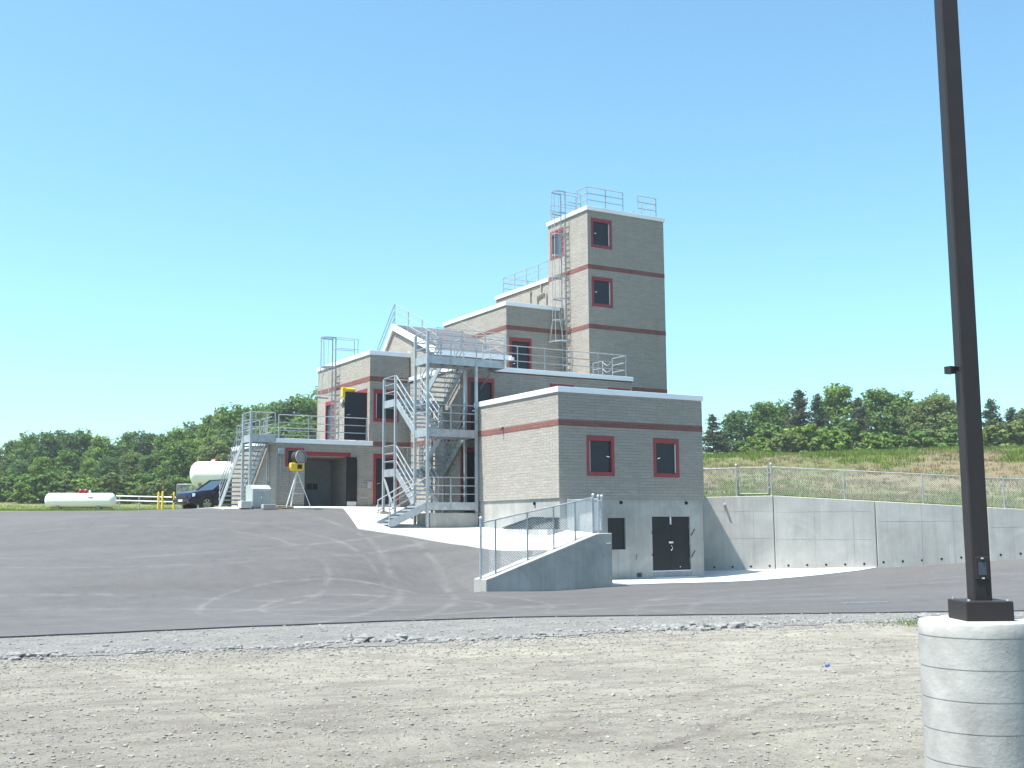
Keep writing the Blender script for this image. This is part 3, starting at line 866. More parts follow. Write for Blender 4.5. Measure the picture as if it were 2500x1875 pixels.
rl = railing('long guard railing along the middle roof terrace below the tower', (6, yB, z_), [(2.34, yB+.06, z_), (8.89, yB+.06, z_), (8.89, 9.0, z_)], [(x, yB+.06, z_) for x in (2.34, 3.02, 4.43, 5.9, 7.32, 8.89)]+[(8.89, 9.0, z_), (8.89, 9.8, z_), (8.89, 10.6, z_)], 1.0)
for hq in (.98, .66): rail_pts(rl, [(8.89, 9.8, z_), (8.89, 10.6, z_)], (hq,))
for hq in (.95, .62):
    pts = [(8.89, 9.0+.8*i/8, z_+hq-.22*math.sin(math.pi*i/8)) for i in range(9)]
    MB().tube(pts, .018, 6).build('safety_chain', 'galv', rl)
z_ = zPt
railing('guard railing on the low left roof terrace front edge', (-4, yL, z_), [(-6.06, yL+.05, z_), (-1.95, yL+.05, z_)], [(-6.06, yL+.05, z_), (-4.7, yL+.05, z_), (-3.3, yL+.05, z_), (-1.95, yL+.05, z_)], 1.03)
railing('far guard railing at the back of the low left roof terrace', (-4, 19.3, z_), [(-6.0, 14.1, z_), (-6.0, 19.3, z_), (-1.9, 19.3, z_)], [(-6.0, 15.8, z_), (-6.0, 17.5, z_), (-6.0, 19.3, z_), (-3.9, 19.3, z_), (-1.95, 19.3, z_)], 1.03)
gr_ = thing('guard_railing', 'sloping guard railing along the edge of the pitched roof', 'railing', (gx0, gyr, zr), 'galvanised guard railings on the roofs')
gp = [(gx0+.02, gy0-.2, ze), (gx0+.02, gyr, zr+.1)]
rail_pts(gr_, gp, (1.05, .72, .38))
posts(gr_, [(gx0+.02, gy0-.2+(gyr-gy0+.2)*t, ze+(zr+.1-ze)*t) for t in (0, .33, .66, 1)], 1.05)
gq = [(gx0+.02, gyr, zr+.1), (gx0+.02, gy1+.5, zl-.3)]
rail_pts(gr_, gq, (1.05, .72, .38))
posts(gr_, [(gx0+.02, gy1+.5, zl-.3)], 1.05)
ge = [(gx0+.02, gy0-.2, ze), (gx1, gy0-.2, ze)]
rail_pts(gr_, ge, (1.05, .72, .38))
posts(gr_, [(gx0+1.3, gy0-.2, ze), (gx0+2.5, gy0-.2, ze), (gx1, gy0-.2, ze)], 1.05)
gs = [(gx1, gy0-.2, ze), (gx1, gyr, zr+.1)]
rail_pts(gr_, gs, (.5,), .016)

def ladder(name, label, x, yc, z0, zt, zc, over, wd=.40, so_=.2):
    t = thing(name, label, 'ladder', (x, yc, z0), 'caged ladders on the building')
    xr = x-so_
    for s in (-1, 1):
        MB().bar((xr, yc+s*wd/2, z0), (xr, yc+s*wd/2, zt+1.15), .06, .02, (0, 1, 0)).build('side_rail', 'galv', t)
    rung = mesh_of(MB().tube([(0, -wd/2, 0), (0, wd/2, 0)], .014, 6), 'rung', 'galv')
    z = z0+.25
    while z < zt-.02:
        share('rung', rung, t, (xr, yc, z)); z += .305
    z = z0+.9
    while z < zt:
        for s in (-1, 1): MB().bar((xr, yc+s*wd/2, z), (x-.002, yc+s*wd/2, z), .05, .012).build('bracket', 'galv', t)
        z += 2.35
    def hoop(z, rad, bot=False):
        pts = []
        for i in range(13):
            a = math.pi*i/12
            pts.append((xr-.12-rad*math.sin(a) if 0 < i < 12 else xr, yc+(wd/2+.06 if not bot else rad*.98)*math.cos(a)*1.0+0, z))
        mb = MB()
        for a, b in zip(pts, pts[1:]): mb.bar(a, b, .012, .07)
        return mb.build('cage_hoop', 'galv', t)
    n = max(2, int(round((zt+1.1-zc)/1.15)))
    for i in range(n+1):
        z = zc+(zt+1.1-zc)*i/n
        hoop(z, .56 if i else .72, i == 0)
    for i in range(1, 6):
        a = math.pi*i/6
        dx = .12+.56*math.sin(a); dy = (wd/2+.06)*math.cos(a)
        x1, y1 = xr-dx, yc+dy
        xb, yb = xr-.12-.72*math.sin(a), yc+.705*math.cos(a)
        MB().tube([(xb, yb, zc), (x1, y1, zc+(zt+1.1-zc)/n), (x1, y1, zt+1.1)], .014, 5).build('cage_bar', 'galv', t)
    # walk-through rails returning to the roof
    for s in (-1, 1):
        yy = yc+s*(wd/2+.02)
        mb = MB()
        for hq in (1.12, .6): mb.tube([(xr, yy, zt+hq), (x+over, yy, zt+hq)], .018, 6)
        mb.tube([(x+over, yy, zt), (x+over, yy, zt+1.12)], .018, 6)
        mb.build('grab_rail', 'galv', t)
    return t
ladder('caged_ladder', 'tall caged ladder on the sunlit side of the tower', xT, 12.60, zBt-.08, zTt, 11.0, .75, .40)
ladder('caged_ladder', 'short caged ladder on the left block above the lower terrace', xL, 16.9, zPt, zLt, 8.15, .95, .42)

def tread_mesh(w_, d_, name='tread'):
    mb = MB().box((-w_/2, -d_/2, -.035), (w_/2, d_/2, 0))
    mb.box((-w_/2, -d_/2-.004, -.06), (w_/2, -d_/2+.03, .004))
    return mesh_of(mb, name, 'galv')
def flight(t, x0, x1, ya, za, yb, zb_, sides='lr', n=8):
    """flight along Y from (ya,za) up to (yb,zb): two channel stringers, treads, handrails"""
    tm = tread_mesh(x1-x0-.06, abs(yb-ya)/n+.02)
    st = []
    for x in (x0+.02, x1-.02):
        o = MB().bar((x, ya, za-.10), (x, yb, zb_-.10), .045, .26).build('stringer', 'galv', t); st.append(o)
    for i in range(n-1):
        f = (i+.5)/n
        share('tread', tm, st[0], ((x0+x1)/2, ya+(yb-ya)*(i+.5)/n, za+(zb_-za)*(i+1)/n))
    for x, s in ((x0+.02, 'l'), (x1-.02, 'r')):
        if s in sides:
            rail_pts(t, [(x, ya, za+.05), (x, yb, zb_+.05)], (.95, .64, .33), .024, 'handrail')
            posts(t, [(x, ya+(yb-ya)*q, za+(zb_-za)*q) for q in (.04, .5, .96)], .98)
def platform(t, x0, x1, y0, y1, z, name='platform', ch=.30):
    p = MB().box((x0, y0, z-.045), (x1, y1, z-.005)).build(name, 'galv_dull', t)
    for a, b in (((x0-.02, y0-.025, z-ch), (x1+.02, y0+.02, z+.01)), ((x0-.02, y1-.02, z-ch), (x1+.02, y1+.025, z+.01)), ((x0-.025, y0+.021, z-ch), (x0+.02, y1-.021, z+.011)), ((x1-.02, y0+.021, z-ch), (x1+.025, y1-.021, z+.011))):
        MB().box(a, b).build('edge_channel', 'galv', p)
    n = int((x1-x0)/.6)
    for i in range(1, n+1):
        xx = x0+(x1-x0)*i/(n+1)
        MB().box((xx-.02, y0+.03, z-.2), (xx+.02, y1-.03, z-.046)).build('joist', 'galv_dull', p)
    return p
st = thing('stair_tower', 'galvanised open steel stair tower in front of the grey building', 'stair', (-1.2, 8, 1.8))
xs, ym, yb0, yb1 = -2.33, 7.12, 9.02, 10.2
yf = 5.98
Zs = (2.84, 4.30, 5.757, 7.24, 8.69)
for (x, y, z0, z1) in ((xs, yf, Z(xs, yf)+.05, 9.67), (xs, ym, Z(xs, ym)+.05, 9.64), (xs, yb0, 2.42, 8.2), (xs, yb1, 2.55, 8.2), (-.12, yf, 2.40, 8.42), (-.02, ym, 2.5, 8.42), (-.05, yb0, 2.0, 7.0), (-.05, yb1, 2.0, 7.0)):
    po = MB().box((x-.05, y-.05, z0), (x+.05, y+.05, z1)).build('post', 'galv', st)
    MB().box((x-.11, y-.11, z0-.02), (x+.11, y+.11, z0+.012)).build('base_plate', 'galv_dull', po)
for (x, y, zt_) in ((xs, yb0, 2.42), (xs, yb1, 2.55)):
    MB().box((x-.25, y-.25, Z(x, y)-.2), (x+.25, y+.25, zt_-.02)).build('footing', 'concrete', st)
MB().box((-2.2, yf+.02, 1.3), (-.02, ym+.1, 2.43)).build('pedestal', 'concrete', st, bevel=.012)
platform(st, xs, -.07, yf, ym, Zs[0]); platform(st, xs, -.07, yf, ym, Zs[2])
platform(st, xs, 1.19, yf, ym, Zs[4])
for z in (Zs[0], Zs[2]): MB().box((-.06, 6.30, z-.05), (2.0, yB-.01, z-.01)).build('walkway', 'galv_dull', st)
MB().box((-.2, ym+.03, Zs[4]-.05), (1.19, yB-.06, Zs[4]-.01)).build('walkway', 'galv_dull', st)
platform(st, xs, -.03, yb0, yb1, Zs[1], 'landing'); platform(st, xs, -.03, yb0, yb1, Zs[3], 'landing')
flight(st, xs+.0, -1.20, ym, Zs[0], yb0, Zs[1]); flight(st, xs+.0, -1.20, ym, Zs[2], yb0, Zs[3])
flight(st, -1.14, -.04, yb0, Zs[1], ym, Zs[2]); flight(st, -1.14, -.04, yb0, Zs[3], ym, Zs[4])
for z in (Zs[0], Zs[2], Zs[4]):
    xe = 1.19 if z == Zs[4] else -.12
    rail_pts(st, [(xs, yf, z), (xe, yf, z)]); posts(st, [(-1.3, yf-.03, z)]+([(-.12, yf-.03, z), (1.19, yf-.03, z)] if z == Zs[4] else []), 1.0, drop=.25)
    if z != Zs[0]: rail_pts(st, [(xs, yf, z), (xs, ym, z)])
rail_pts(st, [(1.19, yf, Zs[4]), (1.19, yB-.1, Zs[4])]); posts(st, [(1.19, ym, Zs[4]), (1.19, yB-.1, Zs[4])])
rail_pts(st, [(-1.17, ym, Zs[4]), (-1.17, yb0, Zs[4])], (1.0, .6)); posts(st, [(-1.17, ym, Zs[4]), (-1.17, yb0, Zs[4]-.6)], 1.0)
rail_pts(st, [(xs, ym, Zs[4]), (-1.17, ym, Zs[4])])
rail_pts(st, [(-.2, ym+.1, Zs[4]), (-.2, yB-.1, Zs[4])], (1.0, .6)); posts(st, [(-.2, yB-.1, Zs[4])])
for z in (Zs[1], Zs[3]):
    rail_pts(st, [(xs, yb0, z), (xs, yb1, z), (-.05, yb1, z)]); posts(st, [(-1.2, yb1, z)])
MB().bar((xs, yb1, 4.0), (xs, yb0+.04, 2.5), .07, .07).build('brace', 'galv', st)
MB().bar((1.10, yf+.9, 8.4), (1.12, yB-.02, 7.75), .045, .06).build('brace', 'galv_dull', st)
MB().bar((.2, yf+.9, 8.4), (.2, yB-.02, 7.75), .045, .06).build('brace', 'galv_dull', st)
# short entry stair up to the lowest platform
sx0 = -3.96; sz0 = Z(-3.9, 6.4)+.07
n = 6
tm = mesh_of(MB().box((-.15, -.52, -.035), (.15, .52, 0)).box((-.154, -.52, -.06), (-.12, .52, .004)), 'tread', 'galv')
sr = None
for y in (yf+.02, ym-.02):
    o = MB().poly([(sx0-.02, y-.022, sz0), (sx0+.22, y-.022, sz0), (xs-.03, y-.022, Zs[0]-.30), (xs-.03, y-.022, Zs[0]+.0), (sx0-.02, y-.022, sz0+.2)], (0, .045, 0)).build('stringer', 'galv', st); sr = sr or o
    rail_pts(st, [(sx0+.0, y, sz0+.05), (xs-.02, y, Zs[0]+.02)], (.97, .55), .024, 'handrail')
    posts(st, [(sx0+.02, y, sz0)], 1.05)
for i in range(n): share('tread', tm, sr, (sx0+.18+(xs-sx0-.18)*i/n+.02, (yf+ym)/2, sz0+.12+(Zs[0]-sz0-.12)*(i)/n))

# stair at the left end, rising to the low roof
s2 = thing('roof_stair', 'galvanised steel stair rising to the low left roof terrace', 'stair', (-6.9, 15, 2.7))
xo = -7.30
platform(s2, xo, -6.2, 12.95, 14.0, 5.85)
flight(s2, xo, -6.25, 17.6, 2.80, 14.0, 5.85, n=16)
for y in (12.95, 14.0):
    po = MB().box((xo-.05, y-.05, 2.85), (xo+.05, y+.05, 6.83)).build('post', 'galv', s2)
MB().box((-6.25, 13.9, 2.7), (-6.17, 13.98, 5.6)).build('post', 'galv', s2)
rail_pts(s2, [(xo, 14.0, 5.83), (xo, 12.95, 5.83), (-6.24, 12.95, 5.83)]); posts(s2, [(-7.1, 12.93, 5.83), (-6.24, 12.93, 5.83), (-6.24, 14, 5.83)])
for y in (12.95, 14.0): MB().box((xo-.3, y-.25, 2.6), (xo+.3, y+.25, 2.86)).build('footing', 'concrete', s2)
MB().box((xo-.25, 17.45, 2.6), (-6.1, 18.0, 2.83)).build('footing', 'concrete', s2)

# ------------------------------------------------------------------ chain-link fences
def chainlink(par, p0, p1, b0, b1, t0, t1, cell=.055, r=.0021, mat='wire'):
    """woven wire between two posts: diagonal wires; bottom heights b0,b1 and top heights t0,t1"""
    p0, p1 = Vector((*p0, 0)), Vector((*p1, 0))
    L = (p1-p0).length; Hh = ((t0-b0)+(t1-b1))/2
    nrm = Vector((0, 0, 1)).cross((p1-p0).normalized())
    def pt(a, h_, off):
        f = a/L; p = p0+(p1-p0)*f
        lo = b0+(b1-b0)*f; hi = t0+(t1-t0)*f
        return p+Vector((0, 0, lo+(hi-lo)*h_/Hh))+nrm*off
    mb = MB()
    stp = cell*math.sqrt(2)
    n = int((L+Hh)/stp)+1
    for sgn in (1, -1):
        for i in range(n):
            a0 = -Hh+i*stp
            a, h0, b, h1 = a0, 0, a0+Hh, Hh
            if a < 0: h0 = -a; a = 0
            if b > L: h1 = Hh-(b-L); b = L
            if h1-h0 < .02: continue
            if sgn < 0: a, b = L-a, L-b
            mb.tube([pt(a, h0, .002*sgn), pt((a+b)/2, (h0+h1)/2, .002*sgn), pt(b, h1, .002*sgn)], r, 3, False)
    return mb.build('wire_mesh', mat, par, kind='stuff')
def cap_ball(par, p, r=.045):
    mb = MB(); mb.lathe([(-r, r*.3), (-r*.6, r*.8), (0, r), (r*.6, r*.8), (r, r*.15)], p, (0, 0, 1), 10)
    mb.build('post_cap', 'strip', par, smooth=True)

# retaining wall
rw = thing('retaining_wall', 'long bare concrete retaining wall to the right of the building', 'wall', WL(4, .15)+(0,))
JT = [-2.0, 2.72, 6.68, 10.9, 15.2, 19.6, 24]
for a, b in zip(JT, JT[1:]):
    q = []
    for t in (a+.012, b-.012):
        q.append((*WL(t), 0))
    z0, z1 = float(wall_top(a)), float(wall_top(b))
    A, B = WL(a+.012), WL(b-.012)
    mb = MB(); dx, dy = .643*.3, .766*.3
    vs = [(A[0], A[1], -.8), (B[0], B[1], -.8), (B[0]+dx, B[1]+dy, -.8), (A[0]+dx, A[1]+dy, -.8), (A[0], A[1], z0), (B[0], B[1], z1), (B[0]+dx, B[1]+dy, z1), (A[0]+dx, A[1]+dy, z0)]
    mb.add(vs, [(0, 3, 2, 1), (4, 5, 6, 7), (0, 1, 5, 4), (1, 2, 6, 5), (2, 3, 7, 6), (3, 0, 4, 7)])
    pn = mb.build('wall_panel', 'concrete_wall', rw, bevel=.028)
    C1, C2 = WL(a, .12), WL(b, .12)
mb = MB()
A, B = WL(-2, .05), WL(24, .05)
mb.poly([(A[0], A[1], -.8), (B[0], B[1], -.8), (B[0], B[1], 1.6), (A[0], A[1], 2.9)], (.12, .15, 0)); mb.build('joint_filler', 'rubber', rw)
for i in range(24):
    t = -.45+.735*i
    p = WL(t)
    zq = Z(*p)+.04+ (.17 if t < 6.6 else .22)
    mb = MB(); mb.lathe([(-.006, .045), (-.006, .036), (.05, .036)], (p[0], p[1], zq), (.643, .766, 0), 12)
    mb.build('weep_hole', 'black_steel', rw)
# form lines on the panels
for t in (.25, 1.9, 4.3, 5.8, 8.4, 9.6, 12.7, 13.5, 17): 
    p, zt = WL(t, -.003), float(wall_top(t))
    MB().bar((p[0], p[1], Z(*p)+.1), (p[0], p[1], zt-.02), .02, .009, (.643, .766, 0)).build('form_seam', 'concrete_wall', rw)
for a, b, dz in ((-1.8, 2.6, 1.35), (-1.8, 2.6, 2.45), (2.8, 6.5, 1.3), (2.8, 6.5, 2.4), (6.8, 10.8, 2.0), (11, 15.1, 1.75)):
    p, q = WL(a, -.0005), WL(b, -.0005)
    MB().bar((*p, dz), (*q, dz), .006, .016).build('form_seam', 'concrete_wall', rw)
p = WL(.78, -.16)
mb = MB(); q = WL(.78, .05); mb.tube([(p[0], p[1], 2.72), (q[0], q[1], 2.74)], .045, 10); mb.build('drain_spout', 'aluminium', rw)
for dx_ in (-.035, .035):
    a = WL(.78+dx_, -.15); b = WL(.8+dx_*.2, .02); MB().tube([(a[0], a[1], 2.70), (b[0], b[1], 2.45)], .008, 5).build('spout_brace', 'galv_dull', rw)

fn = thing('chain_link_fence', 'chain-link fence on top of the long retaining wall', 'fence', WL(5, .15)+(2.9,))
FT = [5.53, 8.55, 11.6, 14.6, 17.6, 20.6]
T0 = 2.72
ht = 1.17
pp = [T0-.05]+FT
for i, t in enumerate(pp):
    p = WL(t, .16); z = float(wall_top(t))
    big = i == 0
    MB().tube([(p[0], p[1], z-.05), (p[0], p[1], z+ht+(.10 if big else 0))], .037 if big else .027, 8).build('post', 'galv', fn)
    if big: cap_ball(fn, (p[0], p[1], z+ht+.13))
for a, b in zip(pp, pp[1:]):
    A, B = WL(a, .16), WL(b, .16)
    za, zb2 = float(wall_top(a)), float(wall_top(b))
    MB().tube([(*A, za+ht), (*B, zb2+ht)], .022, 6).build('top_rail', 'galv', fn)
    chainlink(fn, A, B, za+.04, zb2+.04, za+ht, zb2+ht, .06, .0027)
gt = thing('chain_link_gate', 'chain-link gate in the wall fence beside the building', 'gate', WL(1.8, .15)+(3.05,))
for t in (1.28, 1.42, 2.54):
    p = WL(t, .16); z = float(wall_top(t))
    MB().tube([(*p, z-.02 if t == 1.28 else z+.1), (*p, z+ht+(.08 if t == 1.28 else .0))], .036 if t == 1.28 else .022, 8).build('post', 'galv', gt)
    if t == 1.28: cap_ball(gt, (*p, z+ht+.12))
A, B = WL(1.42, .16), WL(2.54, .16)
for h_ in (.1, ht): MB().tube([(*A, 3.05+h_), (*B, 3.05+h_)], .022, 6).build('frame_rail', 'galv', gt)
chainlink(gt, A, B, 3.15, 3.15, 3.05+ht, 3.05+ht, .06, .0027)
for z in (.35, .95):
    p = WL(2.62, .16); MB().box((p[0]-.05, p[1]-.04, 3.05+z-.03), (p[0]+.05, p[1]+.04, 3.05+z+.03)).build('latch', 'galv', gt)
f2 = thing('chain_link_fence', 'short chain-link panel between the building corner and the gate', 'fence', WL(0, .15)+(3.0,))
A, B = WL(-1.9, .16), WL(1.28, .16)
MB().tube([(*A, 3.0+ht), (*B, 3.03+ht)], .022, 6).build('top_rail', 'galv', f2)
MB().tube([(*A, 2.95), (*A, 3.0+ht)], .03, 6).build('post', 'galv', f2)
chainlink(f2, A, B, 3.06, 3.06, 3.0+ht, 3.03+ht, .06, .0027)

# wing wall holding the ramp, with its fence
ww_ = thing('wing_wall', 'low sloping concrete wing wall in front of the building corner', 'wall', (-2, -2.2, -.3))
prof = [(-4.466, -.7), (-4.466, .215), (-4.40, .235), (-4.2, .29), (-.20, 1.615), (-.05, 1.63), (.435, 1.635), (.435, -.7)]
mb = MB(); mb.poly([(x, -2.6, z) for x, z in prof], (0, .82, 0)); mb.build('wall_panel', 'concrete', ww_, bevel=.02)
MB().box((.13, -1.78, -.7), (.435, .04, 1.632)).build('return_wall', 'concrete', ww_, bevel=.02)
mb = MB(); mb.tube([(.33, -2.66, 1.30), (.33, -2.56, 1.30)], .018, 8); mb.bar((.18, -2.62, 1.285), (.33, -2.65, 1.30), .02, .02); mb.build('tie_bolt', 'chrome', ww_)
ztop = lambda x: float(np.interp(x, [p[0] for p in prof[1:7]], [p[1] for p in prof[1:7]]))
wf2 = thing('chain_link_fence', 'sloping chain-link fence on the low wing wall', 'fence', (-2, -2.2, 1))
yw = -2.2
FP = [(-4.44, 2.12, .042, 1), (-3.89, 2.12, .027, 0), (-2.68, 2.34, .027, 0), (-1.655, 2.53, .027, 0), (-.79, 2.72, .027, 0), (-.05, 2.90, .036, 1), (.31, 2.86, .036, 1)]
for x, zt, r, c in FP:
    MB().tube([(x, yw, ztop(x)-.02), (x, yw, zt)], r, 8).build('post', 'galv', wf2)
    if c: cap_ball(wf2, (x, yw, zt+.035), .05)
    if r > .04:
        for q in (.25, .5, .75): MB().tube([(x, yw, ztop(x)+q*1.8), (x, yw, ztop(x)+q*1.8+.04)], .05, 8).build('band', 'galv', wf2)
tr = lambda x: float(np.interp(x, [-4.44, -.05], [2.0, 2.84]))
MB().tube([(-4.44, yw, tr(-4.44)), (-.05, yw, tr(-.05))], .026, 8).build('top_rail', 'galv', wf2)
for a, b in zip(FP[:5], FP[1:6]):
    chainlink(wf2, (a[0], yw), (b[0], yw), ztop(a[0])+.05, ztop(b[0])+.05, tr(a[0]), tr(b[0]), .06, .0045)
for z in (1.72, 2.72): MB().tube([(-.05, yw, z), (.31, yw, z)], .02, 6).build('rail', 'galv', wf2)
chainlink(wf2, (-.05, yw), (.31, yw), 1.70, 1.70, 2.74, 2.74, .06, .0045)
f3 = thing('chain_link_fence', 'short chain-link return fence from the wing wall to the concrete basement', 'fence', (.3, -1.2, 1.6))
for y, cp in ((-2.0, 1), (-.12, 0)):
    MB().tube([(.30, y, 1.6), (.30, y, 2.86)], .032, 8).build('post', 'galv', f3)
    if cp: cap_ball(f3, (.30, y, 2.9), .05)
MB().tube([(.30, -2.0, 2.8), (.30, -.12, 2.8)], .022, 6).build('top_rail', 'galv', f3)
chainlink(f3, (.30, -2.0), (.30, -.12), 1.68, 1.68, 2.8, 2.8, .06, .0045)
MB().box((-3.9, -2.35, .44), (-3.0, -2.30, .70))
# cellar hatch against the front block's sunlit side
ht_ = thing('cellar_hatch', 'black sloping cellar hatch on a concrete curb beside the front block', 'hatch', (-.3, 1.4, 1.6))
MB().box((-.62, -.15, 1.2), (c0-.002, 2.75, 1.76)).build('curb', 'concrete', ht_, bevel=.012)
mb = MB(); mb.poly([(-.56, 3.15, 1.78), (-.56, .95, 2.16), (-.56, .0, 2.19), (-.56, .0, 1.77)], (.56, 0, 0)); mb.build('hatch_body', 'black_steel', ht_)
for x in (-.58, -.30):
    MB().bar((x+.13, 3.15, 1.83), (x+.13, .98, 2.205), .26, .02).build('hatch_door', 'black_steel', ht_)

# ------------------------------------------------------------------ light pole in the foreground
px, py = -16.632, -29.992
gz = Z(px, py)
lp = thing('light_pole', 'dark bronze square light pole on a round concrete pier', 'light pole', (px, py, gz))
mb = MB()
pr2 = [(gz-.3, .300)]
zq = gz-.3
jn = [1.34-.08-.1645*i for i in range(8)]
zs2 = sorted(set([gz-.3]+[z for z in jn if z > gz-.25]))
pf = []
for z in sorted(jn):
    if z < gz-.3: continue
    pf += [(z-.0035, .300), (z-.0033, .2965), (z+.0033, .2965), (z+.0035, .300)]
pf = [(gz-.3, .300)]+pf+[(1.325, .300), (1.338, .293), (1.34, .285), (1.341, .001)]
mb.lathe(pf, (px, py, 0), (0, 0, 1), 64)
mb.build('pier', 'concrete_pier', lp, smooth=True)
ang = math.atan2(rt.y, rt.x)+R(.6)
ca, sa = math.cos(ang), math.sin(ang)
def rot(a, b): return (px+.028+a*ca-b*sa, py-.017+a*sa+b*ca)
def sq(h_, z0, z1, name, mat='bronze', par=lp, bev=.006):
    mb = MB(); c = [rot(a*h_, b*h_) for a, b in ((-1, -1), (1, -1), (1, 1), (-1, 1))]
    mb.poly([(p[0], p[1], z0) for p in c], (0, 0, z1-z0)); return mb.build(name, mat, par, bevel=bev)
bc = sq(.130, 1.341, 1.447, 'base_cover')
sh_ = sq(.0515, 1.342, 7.6, 'shaft', bev=.009)
for a, b in ((-.105, -.105), (.105, -.105), (.105, .105), (-.105, .105)):
    p = rot(a, b); MB().tube([(*p, 1.447), (*p, 1.458)], .008, 8).build('bolt', 'chrome', bc)
def face(a0, a1, d0, d1, z0, z1, name, mat, par):
    mb = MB(); c = [rot(a, -b) for a, b in ((a0, d1), (a1, d1), (a1, d0), (a0, d0))]
    mb.poly([(p[0], p[1], z0) for p in c], (0, 0, z1-z0)); return mb.build(name, mat, par, bevel=.003)
hh = face(-.038, .038, .0505, .058, 1.56, 1.685, 'handhole_cover', 'rubber', lp)
for z in (1.568, 1.676): face(-.008, .008, .0585, .066, z-.005, z+.005, 'screw', 'chrome', hh)
face(-.022, .022, .0585, .0595, 1.585, 1.655, 'label_plate', 'shutter_lit', hh)
hz_ = 2.74
p = rot(-.0515, 0); q = rot(-.09, -.01)
MB().bar((*p, hz_), (*q, hz_), .03, .02).build('bracket', 'bronze', lp)
q2 = rot(-.10, -.012); MB().box((q2[0]-.022, q2[1]-.022, hz_-.03), (q2[0]+.022, q2[1]+.022, hz_+.012)).build('sensor', 'bronze', lp)
hd = sq(.16, 7.55, 7.68, 'lamp_head')
lp.location.z += .012

# ------------------------------------------------------------------ things about the yard
# positive-pressure fan standing in front of the bay
fx, fy = -5.66, 11.75
fz = Z(fx, fy)+.08
fan = thing('ventilation_fan', 'round black blower with yellow base on a tall aluminium tripod', 'fan', (fx, fy, fz))
fdir = Vector((.35, -.94, .05)).normalized()
fc = Vector((fx+.06, fy, fz+2.14))
mb = MB(); mb.lathe([(-.17, .22), (-.16, .26), (.14, .26), (.17, .285), (.19, .28), (.19, .25), (.10, .235), (-.10, .225)], fc, fdir, 28); sd = mb.build('shroud', 'rubber', fan, smooth=True)
mb = MB(); mb.lathe([(.168, .286), (.20, .288), (.20, .272), (.168, .270)], fc, fdir, 28); mb.build('rim', 'aluminium', sd, smooth=True)
mb = MB(); mb.lathe([(-.14, .02), (-.13, .085), (.12, .085), (.15, .05), (.16, .01)], fc, fdir, 14); mb.build('motor', 'galv_dull', sd, smooth=True)
e1 = fdir.cross(Vector((0, 0, 1))).normalized(); e2 = e1.cross(fdir)
for i in range(6):
    a = i*math.pi/3
    d = e1*math.cos(a)+e2*math.sin(a)
    MB().bar(fc+d*.06+fdir*.06, fc+d*.225+fdir*.09, .012, .06, fdir+d.cross(fdir)*.6).build('blade', 'rubber', sd)
for rr in (.10, .16, .22):
    MB().tube([fc+fdir*.175+(e1*math.cos(2*math.pi*i/20)+e2*math.sin(2*math.pi*i/20))*rr for i in range(21)], .004, 4).build('guard_ring', 'galv', sd)
mb = MB(); mb.poly([(fx-.29, fy-.13, fz+1.90), (fx-.29, fy-.13, fz+1.68), (fx-.20, fy-.13, fz+1.55), (fx+.20, fy-.13, fz+1.55), (fx+.30, fy-.13, fz+1.68), (fx+.30, fy-.13, fz+1.90)], (0, .28, 0))
yb_ = mb.build('housing', 'yellow', fan, bevel=.03)
MB().box((fx-.01, fy-.14, fz+1.64), (fx+.20, fy-.132, fz+1.83)).build('grille', 'rubber', yb_)
ap = Vector((fx+.02, fy, fz+1.55))
for q in ((-.50, -.2, 0), (.58, -.22, 0), (-.02, .62, 0)):
    MB().bar(ap, (fx+q[0], fy+q[1], fz), .05, .03).build('leg', 'aluminium', fan)
for f in (.3, .62):
    a = ap.lerp(Vector((fx-.5, fy-.2, fz)), f); b = ap.lerp(Vector((fx+.58, fy-.22, fz)), f)
    MB().tube([a, b], .012, 6).build('spreader', 'aluminium', fan)

cab = thing('utility_cabinet', 'grey-green metal utility cabinet under the left stair platform', 'cabinet', (-7.0, 12.4, 2.75))
zc_ = Z(-7.0, 12.3)+.07
mb = MB(); mb.poly([(-7.45, 12.05, zc_), (-7.45, 12.05, zc_+.78), (-7.45, 12.35, zc_+.95), (-7.45, 13.0, zc_+.95), (-7.45, 13.0, zc_)], (.80, 0, 0)); cb_ = mb.build('body', 'grey_paint', cab, bevel=.012)
MB().box((-7.42, 12.035, zc_+.06), (-7.05, 12.049, zc_+.72)).build('door', 'grey_paint', cb_, bevel=.006)
MB().box((-7.03, 12.035, zc_+.06), (-6.68, 12.049, zc_+.72)).build('door', 'grey_paint', cb_, bevel=.006)
MB().box((-7.09, 12.02, zc_+.38), (-7.06, 12.034, zc_+.46)).build('handle', 'chrome', cb_)
def pyel(label, x, y, mat, s, name='concrete_block', cat='block'):
    z = Z(x, y)+.075
    o = MB().box((x-s[0]/2, y-s[1]/2, z), (x+s[0]/2, y+s[1]/2, z+s[2])).build(name, mat, None, bevel=.015)
    o.rotation_euler = (0, 0, 0)
    return tag(o, label, cat, 'loose blocks by the left stair')
pyel('pale concrete block at the foot of the left stair post', -6.9, 11.6, 'concrete', (.55, .35, .18))
pyel('flat tan timber beside the concrete block', -6.35, 11.7, 'wood_block', (.42, .28, .12), 'timber', 'timber')
pyel('thin tan timber nearest the low block corner', -6.0, 11.85, 'wood_block', (.5, .2, .07), 'timber', 'timber')
pyel('white block at the bottom left of the stair', -7.75, 12.1, 'concrete_new', (.45, .45, .3))

